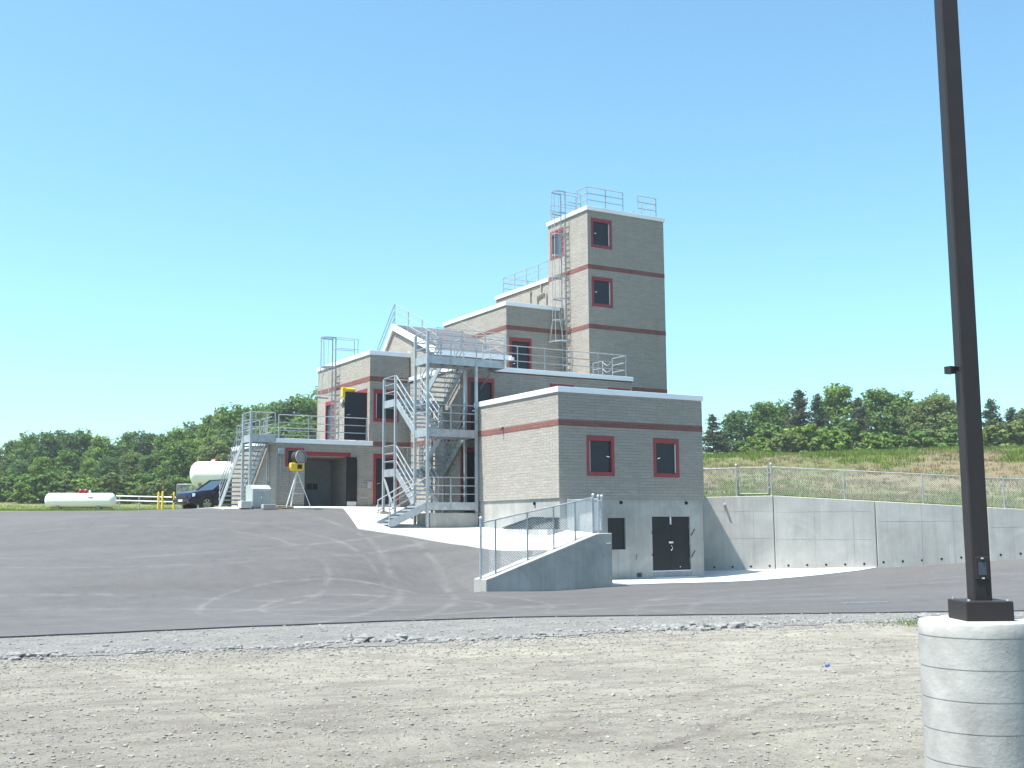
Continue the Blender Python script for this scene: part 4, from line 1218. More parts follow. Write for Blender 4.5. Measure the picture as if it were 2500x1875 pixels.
def ebox(label, x, z0, z1, w_, col, cond):
    t = thing('electrical_box', label, 'electrical box', (x, yL-.08, (z0+z1)/2))
    MB().box((x-w_/2, yL-.14, z0), (x+w_/2, yL-.004, z1)).build('enclosure', col, t, bevel=.008)
    for c in cond: MB().tube(c, .017, 6).build('conduit', 'galv', t)
    return t
ebox('grey junction box high on the low block with conduit below', -5.98, 5.05, 5.28, .26, 'galv', [[(-5.98, yL-.05, 5.05), (-5.98, yL-.05, 3.75), (-5.9, yL-.05, 3.55), (-5.45, yL-.05, 3.15), (-5.45, yL-.05, 2.74)]])
eb = ebox('small grey switch box with orange knob by the red door', -1.82, 3.63, 3.92, .22, 'galv', [[(-1.93, yL-.04, 3.78), (-2.22, yL-.04, 3.78)], [(-2.27, yL-.04, 4.42), (-2.27, yL-.04, 3.35), (-2.22, yL-.04, 3.22), (-1.95, yL-.04, 3.2), (-1.86, yL-.04, 3.1), (-1.86, yL-.04, 2.76)]])
MB().tube([(-1.80, yL-.145, 3.79), (-1.80, yL-.17, 3.79)], .045, 12).build('knob', 'orange_paint', eb)
dy_ = thing('door_fan', 'yellow smoke fan hooked over the open door on the left block', 'fan', (xL-.95, 13.3, 7.98))
MB().tube([(xL-1.12, 13.26, 8.07), (xL-.55, 13.5, 8.08)], .10, 14).build('duct', 'yellow', dy_, smooth=True)
MB().box((xL-1.23, 13.18, 7.72), (xL-1.09, 13.36, 8.17)).build('hanger', 'yellow', dy_, bevel=.02)
mb = MB(); mb.lathe([(-.03, .19), (.03, .19), (.03, .02)], (xL-1.16, 13.34, 7.42), (.75, -.66, 0), 20); mb.build('disc', 'galv', dy_, smooth=True)
MB().box((xL-1.13, 13.24, 7.5), (xL-1.09, 13.30, 7.74)).build('strap', 'yellow', dy_)

# drain grate in the lot
dg = thing('drain_grate', 'long pale trench drain grate across the lower lot', 'drain', (2.75, -11.5, -.3))
a, b = Vector((2.16, -11.25)), Vector((3.33, -11.82))
d = (b-a).normalized(); nn = Vector((-d.y, d.x))
for s in (-.14, .14):
    p, q = a+nn*s, b+nn*s
    MB().bar((*p, Z(*p)+.052), (*q, Z(*q)+.052), .03, .02).build('frame', 'galv_dull', dg)
for i in range(22):
    c = a.lerp(b, (i+.5)/22)
    p, q = c-nn*.13, c+nn*.13
    MB().bar((*p, Z(*p)+.05), (*q, Z(*q)+.05), .022, .015).build('bar', 'galv_dull', dg)

# propane tanks, pipes, bollards
def tank(name, label, A, B, rad, legs, valve):
    A, B = Vector(A), Vector(B)
    t = thing(name, label, 'tank', ((A.x+B.x)/2, (A.y+B.y)/2, Z((A.x+B.x)/2, (A.y+B.y)/2)), 'white propane tanks')
    L = (B-A).length; ax = (B-A)/L
    pf = [(rad*.62*(1-math.cos(math.pi/2*i/7)), max(.01, rad*math.sin(math.pi/2*i/7))) for i in range(8)]
    pf += [(L-a, r) for a, r in reversed(pf)]
    mb = MB(); mb.lathe(pf, A, ax, 32); sh = mb.build('shell', 'white_paint', t, smooth=True)
    for f in legs:
        c = A.lerp(B, f); g = Z(c.x, c.y)
        s = ax.cross(Vector((0, 0, 1)))
        for k in (-.5, .5):
            p = c+s*rad*k*1.3
            MB().bar((p.x, p.y, g-.05), (p.x, p.y, c.z-rad*.72), .14, .14).build('leg', 'galv_dull', t)
        MB().bar((*(c-s*rad*.8).xy, c.z-rad*.86), (*(c+s*rad*.8).xy, c.z-rad*.86), .2, .12).build('saddle', 'galv_dull', t)
    for f, m_, h_, r_ in valve:
        c = A.lerp(B, f); mb = MB(); mb.lathe([(rad-.03, r_), (rad+h_*.7, r_), (rad+h_, r_*.5)], c, (0, 0, 1), 14); mb.build('valve_cover', m_, t, smooth=True)
    return t, sh, ax
A = atpx(111, 1222, 80); B = atpx(282, 1222, 80)
tk, sh, ax = tank('propane_tank', 'small white propane tank lying on low skids in the grass', A, B, .53, (.2, .78), [(.50, 'red', .28, .17), (.575, 'red', .28, .17), (.63, 'aluminium', .2, .09)])
c = A.lerp(B, .68); n_ = Vector((0, 0, 1)).cross(ax)
if n_.dot(CAM-c) < 0: n_ = -n_
p = c+n_*.505+Vector((0, 0, .19)); MB().bar(p-ax*.19, p+ax*.19, .02, .08).build('warning_plate', 'red', sh)
g = Z(A.x, A.y)
for k in (-.35, .35):
    a = A.lerp(B, .1)+n_*k; b = A.lerp(B, .95)+n_*k
    MB().bar((a.x, a.y, g+.06), (b.x, b.y, Z(b.x, b.y)+.06), .12, .12).build('skid', 'bark', tk)
A = atpx(465, 1158, 80); B = A+rt*7.0
tank('propane_tank', 'large white propane tank raised on legs behind the left stair', A, B, .90, (.12, .8), [(.23, 'white_paint', .12, .16), (.26, 'red', .3, .1)])
A = atpx(284, 1217, 77); B = atpx(450, 1221, 73)
pr3 = thing('barrier_rail', 'two white horizontal pipe rails between the tank and the car', 'barrier', (A.x, A.y, Z(A.x, A.y)))
for dz in (-.13, .17): MB().tube([A+Vector((0, 0, dz)), B+Vector((0, 0, dz))], .038, 8).build('pipe', 'white_paint', pr3)
for f in (.05, .35, .65, .95):
    c = A.lerp(B, f); MB().tube([(c.x, c.y, Z(c.x, c.y)-.05), (c.x, c.y, c.z+.2)], .04, 6).build('post', 'galv', pr3)
for u, d, l in ((387, 70, 'yellow bollard on the left of the close pair'), (397, 67, 'yellow bollard on the right of the close pair'), (424.5, 71, 'single yellow bollard with a red tag near the car'), (475, 76, 'short yellow bollard beyond the car bonnet')):
    c = atpx(u, 1215, d); g = Z(c.x, c.y)
    t = thing('bollard', l, 'bollard', (c.x, c.y, g), 'yellow bollards by the propane pipes')
    mb = MB(); mb.lathe([(-.1, .062), (1.12, .062), (1.17, .045), (1.19, .01)], (c.x, c.y, g), (0, 0, 1), 14); mb.build('pipe', 'yellow', t, smooth=True)
    if 'tag' in l: MB().box((c.x-.14, c.y-.1, g+.72), (c.x-.06, c.y-.085, g+.98)).build('tag', 'red', t)
fe = atpx(432, 1200, 86)
f4 = thing('chain_link_fence', 'small chain-link enclosure panel under the large white tank', 'fence', (fe.x, fe.y, Z(fe.x, fe.y)))
for i in range(4):
    p = fe+rt*1.1*i; g = Z(p.x, p.y)
    MB().tube([(p.x, p.y, g), (p.x, p.y, g+1.95)], .035, 6).build('post', 'galv', f4)
for i in range(3):
    p, q = fe+rt*1.1*i, fe+rt*1.1*(i+1)
    g, g2 = Z(p.x, p.y), Z(q.x, q.y)
    MB().tube([(p.x, p.y, g+1.9), (q.x, q.y, g2+1.9)], .025, 6).build('top_rail', 'galv', f4)
    chainlink(f4, (p.x, p.y), (q.x, q.y), g+.05, g2+.05, g+1.9, g2+1.9, .07, .0045)

# parked car, dark blue, front showing left of the stair
def car():
    wc = Vector((-5.55, 26.1))
    hd_ = Vector((-.965, -.26)).normalized()
    sd_ = Vector((-hd_.y, hd_.x))
    if sd_.dot(Vector((CAM.x, CAM.y))-wc) < 0: sd_ = -sd_
    org = wc-hd_*1.4-sd_*.78           # centre of the car on the ground
    g = Z(org.x, org.y)+.02
    t = thing('parked_car', 'dark blue car parked behind the left stair with its front showing', 'car', (org.x, org.y, g))
    def P(a, s, z): q = org+hd_*a+sd_*s; return (q.x, q.y, g+z)
    # stations along the body: (a, lower z, waist z, half width)
    stn = [(2.36, .42, .80, .62), (2.30, .36, .92, .80), (2.05, .30, .99, .89), (1.4, .27, 1.06, .93), (.95, .26, 1.12, .94), (.2, .26, 1.14, .95), (-1.0, .26, 1.15, .95), (-2.0, .30, 1.14, .92), (-2.34, .42, 1.05, .84)]
    mb = MB(); V = []; n = 10
    for a, z0, z1, hw in stn:
        for s, f in ((-.92, 0), (-1, .18), (-1, .55), (-.985, .8), (-.90, 1), (.90, 1), (.985, .8), (1, .55), (1, .18), (.92, 0)):
            V.append(P(a, hw*s, z0+(z1-z0)*f))
    F = [(i*n+j, i*n+(j+1) % n, (i+1)*n+(j+1) % n, (i+1)*n+j) for i in range(len(stn)-1) for j in range(n)]
    F += [tuple(range(n)), tuple((len(stn)-1)*n+j for j in range(n))]
    mb.add(V, F); bd = mb.build('body', 'car_paint', t, smooth=True)
    cbn = [(1.02, 1.10, .80, 1.10), (.25, 1.10, .76, 1.66), (-.2, 1.1, .74, 1.73), (-1.7, 1.1, .73, 1.72), (-2.28, 1.05, .78, 1.10)]
    mb = MB(); V = []
    for a, z0, hw, z1 in cbn:
        V += [P(a, -.90, z0), P(a, -hw, z1), P(a, hw, z1), P(a, .90, z0)]
    F = [(i*4+j, i*4+(j+1) % 4, (i+1)*4+(j+1) % 4, (i+1)*4+j) for i in range(len(cbn)-1) for j in range(4)]+[(0, 1, 2, 3), (16, 17, 18, 19)]
    mb.add(V, F); cbo = mb.build('cabin', 'glass', t)
    mb = MB(); V = []
    for a, z1, hw in ((.27, 1.67, .75), (-.2, 1.745, .73), (-1.7, 1.735, .72), (-1.95, 1.6, .74)):
        V += [P(a, -hw-.02, z1-.04), P(a, -hw+.05, z1+.015), P(a, hw-.05, z1+.015), P(a, hw+.02, z1-.04)]
    mb.add(V, [(i*4+j, i*4+j+1, (i+1)*4+j+1, (i+1)*4+j) for i in range(3) for j in range(3)]); mb.build('roof', 'car_paint', t)
    for s in (-1, 1):
        for a0, z0, a1, z1 in ((1.02, 1.1, .25, 1.68), (-.45, 1.12, -.5, 1.72), (-1.5, 1.12, -1.55, 1.72), (-2.26, 1.08, -1.95, 1.66)):
            MB().bar(P(a0, s*.905, z0), P(a1, s*.77, z1), .07, .07).build('pillar', 'car_paint', t)
        MB().box((0, 0, 0), (.01, .01, .01))
        m_ = MB(); m_.bar(P(.72, s*.94, 1.14), P(.72, s*1.12, 1.17), .10, .14); m_.build('mirror', 'car_paint', t, bevel=.02)
        hl = MB().add([P(2.32, s*.50, .70), P(2.32, s*.50, .86), P(2.22, s*.82, .90), P(2.1, s*.90, .90), P(2.12, s*.905, .74), P(2.26, s*.80, .70), P(2.1, s*.5, .7), P(2.05, s*.5, .88)], [(0, 1, 2, 5), (5, 2, 3, 4), (1, 7, 3, 2), (0, 5, 4, 6)]).build('headlight', 'chrome', t)
        MB().tube([P(2.33, s*.62, .47), P(2.37, s*.62, .47)], .06, 12).build('fog_lamp', 'chrome', t)
        MB().bar(P(1.0, s*.957, .62), P(-1.0, s*.957, .62), .015, .07).build('side_moulding', 'rubber', t)
    MB().bar(P(2.385, -.55, .72), P(2.385, .55, .72), .02, .16).build('grille', 'rubber', t)
    MB().bar(P(2.40, -.85, .52), P(2.40, .85, .52), .10, .16).build('bumper', 'car_paint', t, bevel=.03)
    MB().bar(P(2.46, -.22, .52), P(2.46, .22, .52), .01, .11).build('number_plate', 'label_white', t)
    for a in (1.4, -1.42):
        for s in (-1, 1):
            c = Vector(P(a, s*.80, .355)); ax = Vector((sd_.x, sd_.y, 0))*s
            mb = MB(); mb.lathe([(-.14, .29), (-.12, .345), (-.05, .36), (.05, .36), (.12, .345), (.145, .29), (.145, .25), (-.14, .25)], c, ax, 26); wh = mb.build('wheel', 'rubber', t, smooth=True)
            mb = MB(); mb.lathe([(.05, .255), (.13, .25), (.135, .22), (.09, .20), (.07, .05)], c, ax, 26); mb.build('rim', 'alloy', wh, smooth=True)
            e = ax.cross(Vector((0, 0, 1)))
            for i in range(6):
                q = i*math.pi/3; d = e*math.cos(q)+Vector((0, 0, 1))*math.sin(q)
                MB().bar(c+ax*.125+d*.03, c+ax*.135+d*.23, .06, .03, ax).build('spoke', 'alloy', wh)
            mb = MB(); mb.lathe([(-.02, .43), (.145, .43), (.146, .36), (-.02, .36)], c, ax, 26); mb.build('wheel_arch', 'rubber', t, smooth=True)
car()

# ------------------------------------------------------------------ trees
def leaf_cloud(pts, nrm, size, rs, jitter=1.0, droop=0.):
    """one quad per point, facing roughly along nrm"""
    n = len(pts)
    d = nrm+rs.normal(0, .75*jitter, (n, 3)); d /= np.linalg.norm(d, axis=1)[:, None]+1e-9
    a = np.cross(d, rs.normal(0, 1, (n, 3))); a /= np.linalg.norm(a, axis=1)[:, None]+1e-9
    b = np.cross(d, a)
    s = size*rs.uniform(.6, 1.35, (n, 1))
    v = np.stack([pts-a*s*.5, pts-b*s*.36+a*s*.1, pts+a*s*.55, pts+b*s*.36-a*s*.05], 1).reshape(-1, 3)
    if droop: v[:, 2] -= droop*rs.uniform(0, 1, len(v))
    f = np.arange(4*n).reshape(n, 4)
    return v, f
def crown_mesh(name, mat, V, F, tone):
    me = bpy.data.meshes.new(name)
    me.from_pydata(V.tolist(), [], F.tolist())
    at = me.attributes.new('tone', 'FLOAT', 'FACE')
    at.data.foreach_set('value', np.clip(tone, 0, 1).astype(np.float32))
    me.materials.append(MATS[mat])
    return me
def broadleaf(seed, h=10., w_=3.2, n=6500, low=.08, size=.30, mat='leaf_green', lobes=60):
    """tree of height h: trunk with limbs, uneven crown of many leaf clumps with gaps between them"""
    rs = np.random.RandomState(seed)
    tr_ = MB()
    tp = [(0, 0, -.5), (rs.normal(0, .1), rs.normal(0, .1), h*.3), (rs.normal(0, .25), rs.normal(0, .25), h*.6), (rs.normal(0, .3), rs.normal(0, .3), h*.85)]
    tr_.tube(tp, .15*h/10, 7, True, .04)
    P, Nn, T = [], [], []
    ph = rs.uniform(0, 6.28, 4)
    for i in range(lobes):
        f = ((i+.5)/lobes)**.9
        zc = h*(low+(.95-low)*f)
        env = w_*(math.sin(math.pi*(.13+.80*f))**.55)*(1-.25*f)
        ang = i*2.399+rs.uniform(-.4, .4)
        env *= 1+.22*math.sin(2*ang+ph[0]+f*3)+.15*math.sin(3*ang+ph[1]-f*5)
        rr = env*(rs.uniform(.5, .95) if i % 4 else rs.uniform(0, .5))
        c = np.array([math.cos(ang)*rr, math.sin(ang)*rr, zc+rs.normal(0, .03*h)])
        rad = h*.085*rs.uniform(.7, 1.35)
        if i % 4 == 0:
            k_ = tp[1] if f < .35 else tp[2] if f < .7 else tp[3]
            tr_.tube([k_, tuple((np.array(k_)+c)/2+np.array([0, 0, .1])), tuple(c)], .045*h/10, 5, False, .012)
        m_ = int(n/lobes*rs.uniform(.7, 1.3))
        d = rs.normal(0, 1, (m_, 3)); d /= np.linalg.norm(d, axis=1)[:, None]
        q = c+d*np.array([1.15, 1.15, .75])*rad*rs.uniform(.35, 1.1, (m_, 1))**.6
        P.append(q); Nn.append(d*.8+np.array([0, 0, .55])+np.array([math.cos(ang), math.sin(ang), 0])*.3); T.append(np.full(m_, rs.uniform(.15, .85))+rs.normal(0, .2, m_))
    for i in range(16):
        f = rs.uniform(.35, 1.0); ang = rs.uniform(0, 6.28)
        env = w_*(math.sin(math.pi*(.13+.80*f))**.55)*(1-.25*f)
        a_ = np.array([math.cos(ang)*env*.7, math.sin(ang)*env*.7, h*(low+(.95-low)*f)])
        b_2 = a_+np.array([math.cos(ang)*.6, math.sin(ang)*.6, .9])*h*.075*rs.uniform(.6, 1.5)
        tr_.tube([tuple(a_*np.array([.3, .3, .9])), tuple(a_), tuple(b_2)], .03*h/10, 4, False, .008)
        m_ = int(38*n/7000)
        s_ = rs.uniform(0, 1, (m_, 1))
        P.append(a_+(b_2-a_)*s_+rs.normal(0, h*.018, (m_, 3))); Nn.append(np.tile([0, 0, .8], (m_, 1))); T.append(np.full(m_, rs.uniform(.3, .95))+rs.normal(0, .15, m_))
    P, Nn, T = np.concatenate(P), np.concatenate(Nn), np.concatenate(T)
    V, F = leaf_cloud(P, Nn, size, rs)
    return mesh_of(tr_, 'trunk', 'bark'), crown_mesh('crown', mat, V, F, T)
def conifer(seed, h=10., w_=2.2, mat='needle', dens=1.0, low=.12, lean=0., size=.26):
    rs = np.random.RandomState(seed)
    tr_ = MB(); top = np.array([lean*h, 0, h])
    tr_.tube([(0, 0, -.5), tuple(top*.5), tuple(top)], .13*h/10, 7, True, .03)
    P, Nn, T = [], [], []
    z = low
    while z < .995:
        L = (w_*(1-z)**.7*rs.uniform(.55, 1.15)+.15)
        for j in range(rs.randint(2, 4)):
            a = rs.uniform(0, 6.28); l = L*rs.uniform(.6, 1.1)
            dr = np.array([math.cos(a), math.sin(a), rs.uniform(-.05, .35)])
            o = top*z+np.array([0, 0, rs.normal(0, .1)])
            m_ = int(70*dens*l)+6
            s_ = rs.uniform(.1, 1, (m_, 1))**.8
            q = o+dr*l*s_+np.array([0, 0, .12*l])*s_**2+rs.normal(0, 1, (m_, 3))*np.array([.2, .2, .13])*(.4+s_*.7)
            P.append(q); Nn.append(np.tile([0, 0, .6], (m_, 1))); T.append(np.full(m_, rs.uniform(.1, .8))+rs.normal(0, .2, m_))
            tr_.tube([tuple(o), tuple(o+dr*l*.9+np.array([0, 0, .1*l]))], .025, 4, False, .008)
        z += .019*rs.uniform(.6, 1.5)
    P, Nn, T = np.concatenate(P), np.concatenate(Nn), np.concatenate(T)
    V, F = leaf_cloud(P, Nn, size, rs, 1.0)
    return mesh_of(tr_, 'trunk', 'bark'), crown_mesh('crown', mat, V, F, T)
PROTO = {}
for i, m_ in enumerate(('leaf_green', 'leaf_fresh', 'leaf_dark', 'leaf_green', 'leaf_olive', 'leaf_dark')):
    PROTO['b%d' % i] = broadleaf(20+i, 10, 2.7+.3*(i % 3), 7500, .07, .33, m_, 58+4*(i % 4))
PROTO['c0'] = conifer(50, 10, 2.6, 'needle', 1.0)
PROTO['c1'] = conifer(51, 10, 2.9, 'needle_grey', .8, .1)
PROTO['c2'] = conifer(52, 10, 3.0, 'needle_grey', .9, .3, .06)
PROTO['s0'] = broadleaf(60, 3.2, 2.0, 2400, .05, .26, 'leaf_green', 34)
PROTO['s1'] = broadleaf(61, 2.6, 1.7, 2200, .05, .24, 'leaf_fresh', 30)
PROTO['s2'] = broadleaf(62, 3.0, 2.2, 2300, .05, .26, 'leaf_olive', 34)
HP = {k: (10 if k[0] in 'bc' else {'s0': 3.2, 's1': 2.6, 's2': 3.0}[k]) for k in PROTO}
def plant(name, label, cat, kind, x, y, z, h, sx=1., group=None, rz=None):
    t = thing(name, label, cat, (x, y, z), group)
    s = h/HP[kind]
    rz = random.uniform(0, 6.28) if rz is None else rz
    for nm, me in zip(('trunk', 'crown'), PROTO[kind]):
        o = bpy.data.objects.new(nm, me); COL.objects.link(o); o.parent = t
        o.scale = (s*sx, s*sx, s); o.rotation_euler = (0, 0, rz)
    return t
ORD = ['first', 'second', 'third', 'fourth', 'fifth', 'sixth', 'seventh', 'eighth', 'ninth', 'tenth', 'eleventh', 'twelfth', 'thirteenth', 'fourteenth', 'fifteenth', 'sixteenth', 'seventeenth', 'eighteenth', 'nineteenth', 'twentieth']
CN = {'b0': 'mid green', 'b1': 'fresh yellow-green', 'b2': 'dark green', 'b3': 'mid green', 'b4': 'olive green', 'b5': 'dark green', 'c0': 'dark pine', 'c1': 'grey-green pine', 'c2': 'leaning grey-green pine'}
# the wood on the left: skyline row, then a nearer row
back = [(-30, 1085), (20, 1078), (62, 1066), (110, 1060), (155, 1055), (200, 1058), (240, 1070), (272, 1092), (306, 1058), (350, 1056), (394, 1066), (432, 1052), (472, 1034), (512, 1018), (552, 1002), (598, 1002), (640, 992), (688, 980), (740, 970), (792, 962)]
ks = ['b4', 'b0', 'b3', 'b5', 'b2', 'b3', 'b1', 'b5', 'b0', 'b2', 'b3', 'b1', 'b2', 'b0', 'b3', 'b5', 'b0', 'b2', 'b0', 'b3']
for i, ((u, vt), k) in enumerate(zip(back, ks)):
    d = 150+8*math.sin(i*1.7)
    c = atpx(u, 1235, d); g = Z(c.x, c.y); top = atpx(u, vt, d).z
    plant('broadleaf_tree', '%s tree, %s from the left on the skyline of the left wood' % (CN[k], ORD[i]), 'tree', k, c.x, c.y, g, (top-g)*1.04, 1.0, 'trees of the wood behind the tanks')
front = [(-10, 1150, 'b3'), (45, 1128, 'b5'), (100, 1120, 'b1'), (165, 1105, 'b3'), (215, 1128, 'b1'), (262, 1118, 'b5'), (318, 1105, 'b4'), (372, 1112, 'b2'), (425, 1085, 'b3'), (470, 1078, 'b1'), (520, 1070, 'b4'), (575, 1050, 'b2'), (630, 1048, 'b1'), (690, 1038, 'b3'), (750, 1030, 'b5')]
for i, (u, vt, k) in enumerate(front):
    d = 136+4*math.sin(i*2.3)
    c = atpx(u, 1235, d); g = Z(c.x, c.y); top = atpx(u, vt, d).z
    plant('broadleaf_tree', '%s lower tree, %s from the left in front of the left wood' % (CN[k], ORD[i]), 'tree', k, c.x, c.y, g, (top-g)*1.04, 1.25, 'lower trees before the wood')
for i in range(17):
    u = -20+32*i; d = 122+4*math.sin(i*1.3)
    c = atpx(u, 1235, d); g = Z(c.x, c.y)
    k = ('s0', 's2', 's0', 's1')[i % 4]
    plant('shrub', '%s shrub, %s from the left along the edge of the left wood' % ({'s0': 'green', 's1': 'bright green', 's2': 'olive'}[k], ORD[i]), 'shrub', k, c.x, c.y, g-.2, 2.6+1.1*random.random(), 1.3, 'shrubs along the wood edge')
# trees on the hill at the right
RT = [(1742, 1016, 'c1', 1.15, 122), (1800, 1004, 'b2', .85, 124), (1868, 985, 'b0', .95, 125), (1908, 990, 'b3', .9, 128), (1948, 957, 'c2', 1.0, 120), (2000, 968, 'c0', .95, 122), (2050, 945, 'b1', .8, 126), (2100, 975, 'c1', 1.0, 119), (2150, 953, 'b0', 1.0, 124), (2205, 968, 'b3', .9, 127), (2245, 995, 'b4', .9, 122), (2290, 962, 'b4', .95, 121), (2330, 985, 'b5', 1., 128), (2425, 980, 'c0', 1.2, 117), (2475, 1000, 'c0', 1.2, 121), (2530, 985, 'b4', 1.0, 122)]
HV = np.stack([HX.ravel(), HY.ravel(), HZ.ravel()], 1)
def hillz(x, y):
    i = np.argmin((HV[:, 0]-x)**2+(HV[:, 1]-y)**2)
    return float(HV[i, 2])
for i, (u, vt, k, sx, d) in enumerate(RT):
    c = atpx(u, 1100, d); g = hillz(c.x, c.y)-.2; top = atpx(u, vt, d).z
    plant('pine_tree' if k[0] == 'c' else 'broadleaf_tree', '%s, %s from the left on the hill at right' % (CN[k]+(' tree' if k[0] == 'b' else ''), ORD[i]), 'tree', k, c.x, c.y, g, (top-g)*1.03, sx*(1.25 if k[0] == 'b' else 1.1), 'trees on the hill')
for i in range(18):
    u = 1850+36*i; d = 110+4*math.sin(i*2.1)
    c = atpx(u, 1095, d); g = hillz(c.x, c.y)
    k = ('s1', 's0', 's2', 's1', 's0')[i % 5]
    plant('shrub', '%s shrub, %s from the left along the hilltop' % ({'s0': 'green', 's1': 'bright green', 's2': 'olive'}[k], ORD[i]), 'shrub', k, c.x, c.y, g-.3, 2.3+1.9*random.random(), 1.35, 'shrubs along the hilltop')
c = atpx(1964, 1097, 108); g = hillz(c.x, c.y)
sn = MB().tube([(c.x, c.y, g-.3), (c.x+.1, c.y, g+1.3), (c.x-.35, c.y, g+2.7)], .12, 7, True, .05).build('dead_trunk', 'bark_pale', None)
tag(sn, 'pale bare broken trunk standing before the hilltop trees', 'tree trunk')

# ------------------------------------------------------------------ grass, weeds and stones (nobody could count them)
def tufts(name, label, cat, pts, size, mat, seed, blades=14, spread=.14):
    rs = np.random.RandomState(seed)
    V, F, T = [], [], []
    for (x, y, z, s) in pts:
        tone = rs.uniform(0, 1)
        for b in range(blades):
            a = rs.uniform(0, 6.28); ox, oy = rs.normal(0, spread*s, 2)
            h_ = size*s*rs.uniform(.5, 1.2); ln = rs.uniform(.1, .6)*h_; wd = .05*size*s+.012
            ca_, sa_ = math.cos(a), math.sin(a)
            n0 = len(V)
            V += [(x+ox-sa_*wd, y+oy+ca_*wd, z-.03), (x+ox+sa_*wd, y+oy-ca_*wd, z-.03), (x+ox+ca_*ln, y+oy+sa_*ln, z+h_)]
            F.append((n0, n0+1, n0+2)); T.append(tone+rs.normal(0, .15))
    me = crown_mesh(name, mat, np.array(V), np.array(F), np.array(T))
    o = bpy.data.objects.new(name, me); COL.objects.link(o); o['kind'] = 'stuff'
    tag(o, label, cat)
rs = np.random.RandomState(11)
pg, ps = [], []
for _ in range(12000):
    t = rs.uniform(-6, 34); o_ = rs.uniform(.5, 62)
    x, y = WL(t, o_)
    # patches
    q = math.sin(t*.55+1.3*math.sin(o_*.21))+math.sin(o_*.33+t*.12)+.6*math.sin(t*1.7-o_*.8)
    z = None
    if o_ > 44 or q > .55 or o_ < 2.2:
        pg.append((x, y, 0, rs.uniform(.6, 1.5) if o_ > 30 else rs.uniform(.5, 1.0)))
    elif rs.uniform() < .8: ps.append((x, y, 0, rs.uniform(.5, 1.1)))
def sett(lst):
    A = np.array(lst)
    tq = (A[:, 0]-8.24)*.766-(A[:, 1]-1.77)*.643; oq = (A[:, 0]-8.24)*.643+(A[:, 1]-1.77)*.766
    j = np.clip(np.searchsorted(HT[0], tq), 1, HT.shape[1]-1); i = np.clip(np.searchsorted(HO[:, 0], oq), 1, HO.shape[0]-1)
    ft = np.clip((tq-HT[0][j-1])/(HT[0][j]-HT[0][j-1]), 0, 1); fo = np.clip((oq-HO[i-1, 0])/(HO[i, 0]-HO[i-1, 0]), 0, 1)
    A[:, 2] = (HZ[i-1, j-1]*(1-ft)+HZ[i-1, j]*ft)*(1-fo)+(HZ[i, j-1]*(1-ft)+HZ[i, j]*ft)*fo
    return [tuple(r) for r in A]
tufts('grass', 'green grass and weeds growing in patches on the hill', 'grass', sett(pg), .27, 'grass_blade', 1, 14, .22)
tufts('dry_grass', 'straw-coloured dry grass on the hill slope', 'grass', sett(ps), .24, 'straw_blade', 2, 14, .22)
fg = []
for _ in range(5200):
    u = rs.uniform(-200, 600); d = rs.uniform(54, 122)
    c = atpx(u, 1240, d); fg.append((c.x, c.y, 0, rs.uniform(.5, 1.1)))
A = np.array(fg); A[:, 2] = zg(A[:, 0], A[:, 1])
keep = (A[:, 1] > 24+.35*(-A[:, 0]-16).clip(0)) | (A[:, 0] > -9)
tufts('field_grass', 'thin green grass of the field behind the upper lot', 'grass', [tuple(r) for r in A[keep] if r[1] > 21], .12, 'grass_blade', 3, 9, .5)
hb = [(-13+rs.uniform(-9, 9)*.0, 0, 0, 1)]
eg = []
for _ in range(60):
    c = atpx(rs.uniform(2175, 2290), 1500, rs.uniform(24, 26)); eg.append((c.x, c.y, Z(c.x, c.y)+.0, rs.uniform(.4, .8)))
tufts('verge_grass', 'small green grass tufts at the lot edge beside the pole', 'grass', eg, .09, 'grass_blade', 4, 10, .5)

def stones(name, label, pts, mat, seed):
    """pts: (x,y,size); low rough lumps, joined"""
    rs = np.random.RandomState(seed)
    base_v = []
    bm = bmesh.new(); bmesh.ops.create_icosphere(bm, subdivisions=1, radius=1)
    bv = np.array([v.co[:] for v in bm.verts]); bf = np.array([[v.index for v in f.verts] for f in bm.faces]); bm.free()
    P = np.array(pts); n = len(P)
    z = zg(P[:, 0], P[:, 1])
    sc_ = P[:, 2:3, None] if P.ndim == 3 else P[:, 2].reshape(-1, 1, 1)
    V = bv[None]*(1+rs.normal(0, .2, (n, len(bv), 1)))
    V = V*np.stack([rs.uniform(.7, 1.4, n), rs.uniform(.6, 1.1, n), rs.uniform(.35, .75, n)], 1)[:, None, :]
    a = rs.uniform(0, 6.28, n)
    x = V[..., 0]*np.cos(a)[:, None]-V[..., 1]*np.sin(a)[:, None]; y = V[..., 0]*np.sin(a)[:, None]+V[..., 1]*np.cos(a)[:, None]
    V = np.stack([x, y, V[..., 2]], -1)*sc_
    V += np.stack([P[:, 0], P[:, 1], z+P[:, 2]*.18], 1)[:, None, :]
    F = (bf[None]+(np.arange(n)*len(bv))[:, None, None]).reshape(-1, 3)
    me = bpy.data.meshes.new(name)
    me.from_pydata(V.reshape(-1, 3).tolist(), [], F.tolist())
    me.materials.append(MATS[mat])
    o = bpy.data.objects.new(name, me); COL.objects.link(o); o['kind'] = 'stuff'
    tag(o, label, 'gravel')
def edge_y(x): return float(np.interp(x, [p[0] for p in near], [p[1] for p in near]))
def low_y(x): return float(np.interp(x, [-60, -19.8, -16.6, -13.7, -10.9, -6.3, -.4, 12], [-15, -14.1, -14.4, -14.8, -15.1, -15.1, -16.2, -21]))
gp_ = []
for _ in range(6000):
    x = rs.uniform(-22, 6)
    gp_.append((x, low_y(x)-abs(rs.normal(0, 1.1)), abs(rs.normal(.008, .010))+.004))
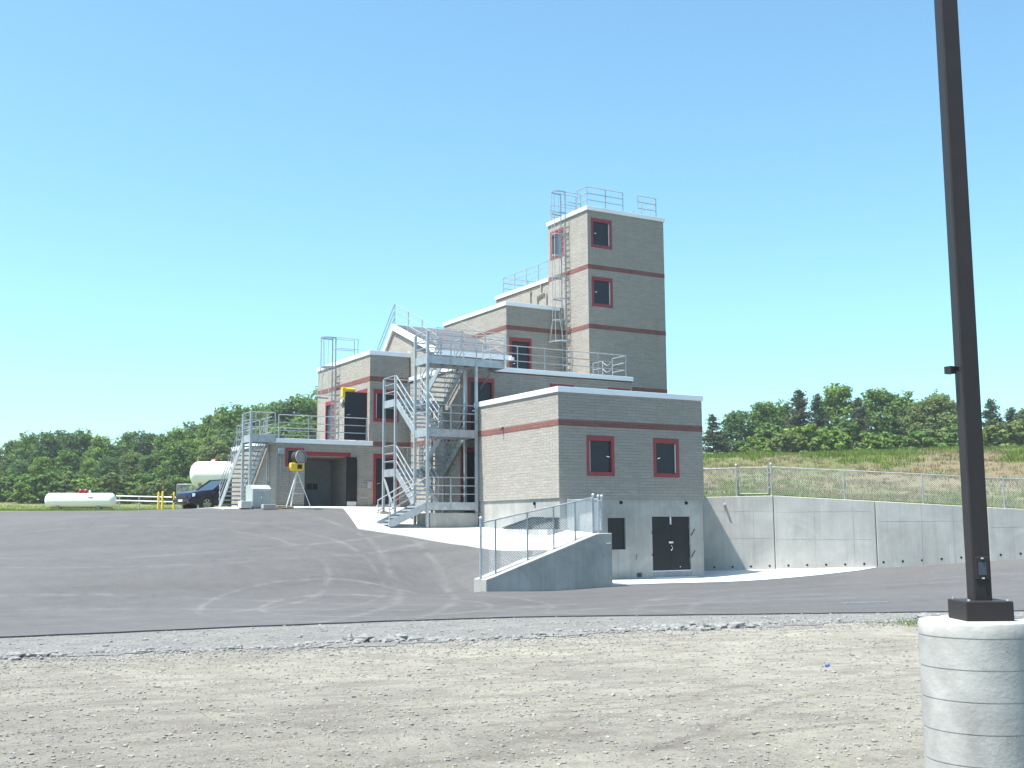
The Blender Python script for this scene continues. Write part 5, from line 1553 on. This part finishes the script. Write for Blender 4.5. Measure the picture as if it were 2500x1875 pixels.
for _ in range(9000):
    x = rs.uniform(-22, 6)
    f = rs.uniform(0, 1)
    y = edge_y(x)-.05+(low_y(x)-edge_y(x))*f
    gp_.append((x, y, abs(rs.normal(.012, .014))+.006))
for _ in range(1500):   # the coarse bank at its lower edge
    x = rs.uniform(-21, 4)
    y = low_y(x)+rs.normal(.25, .25)+.3*math.sin(x*1.3)
    gp_.append((x, y, abs(rs.normal(.02, .03))*(1.0+.9*max(0, math.sin(x*.9+1)))+.01))
stones('gravel_stones', 'loose grey crushed stone along the edge of the asphalt', gp_, 'stone', 5)
dp, dq = [], []
for _ in range(18000):
    d = rs.uniform(6.5, 22); l = rs.uniform(-.5, .5)*d
    x, y = cd(d, l)
    if y > low_y(x)-.1: continue
    (dp if rs.uniform() < .65 else dq).append((x, y, abs(rs.normal(.004, .005))*(.6+d/14)+.003))
stones('dirt_stones', 'tan pebbles strewn over the dirt foreground', dp, 'stone_tan', 6)
stones('dirt_gravel', 'grey pebbles strewn over the dirt foreground', dq, 'stone', 7)
lit = atpx(2021, 1590, 15.8)
mb = MB(); mb.tube([(lit.x-.05, lit.y, Z(lit.x, lit.y)+.02), (lit.x+.03, lit.y+.02, Z(lit.x, lit.y)+.025)], .018, 8)
tag(mb.build('litter_bottle', 'blue_plastic', None), 'small blue piece of litter lying on the dirt', 'litter')
for o in list(bpy.data.objects):
    if o.type == 'MESH' and o.users_collection == (): bpy.data.objects.remove(o)

# ------------------------------------------------------------------ the air: slight haze over the far trees
hm = bpy.data.materials.new('haze_air'); hm.use_nodes = True
hn = hm.node_tree; hn.nodes.clear()
pv = hn.nodes.new('ShaderNodeVolumePrincipled')
pv.inputs['Color'].default_value = (.86, .93, 1, 1)
pv.inputs['Density'].default_value = HAZE_D
ho = hn.nodes.new('ShaderNodeOutputMaterial')
hn.links.new(pv.outputs[0], ho.inputs['Volume'])
hb_ = MB().box((-430, -150, -2.5), (330, 430, 24))
MATS['haze_air'] = hm
hz_o = hb_.build('haze', 'haze_air', None, kind='stuff')
tag(hz_o, 'thin pale haze in the air over the whole yard', 'haze')
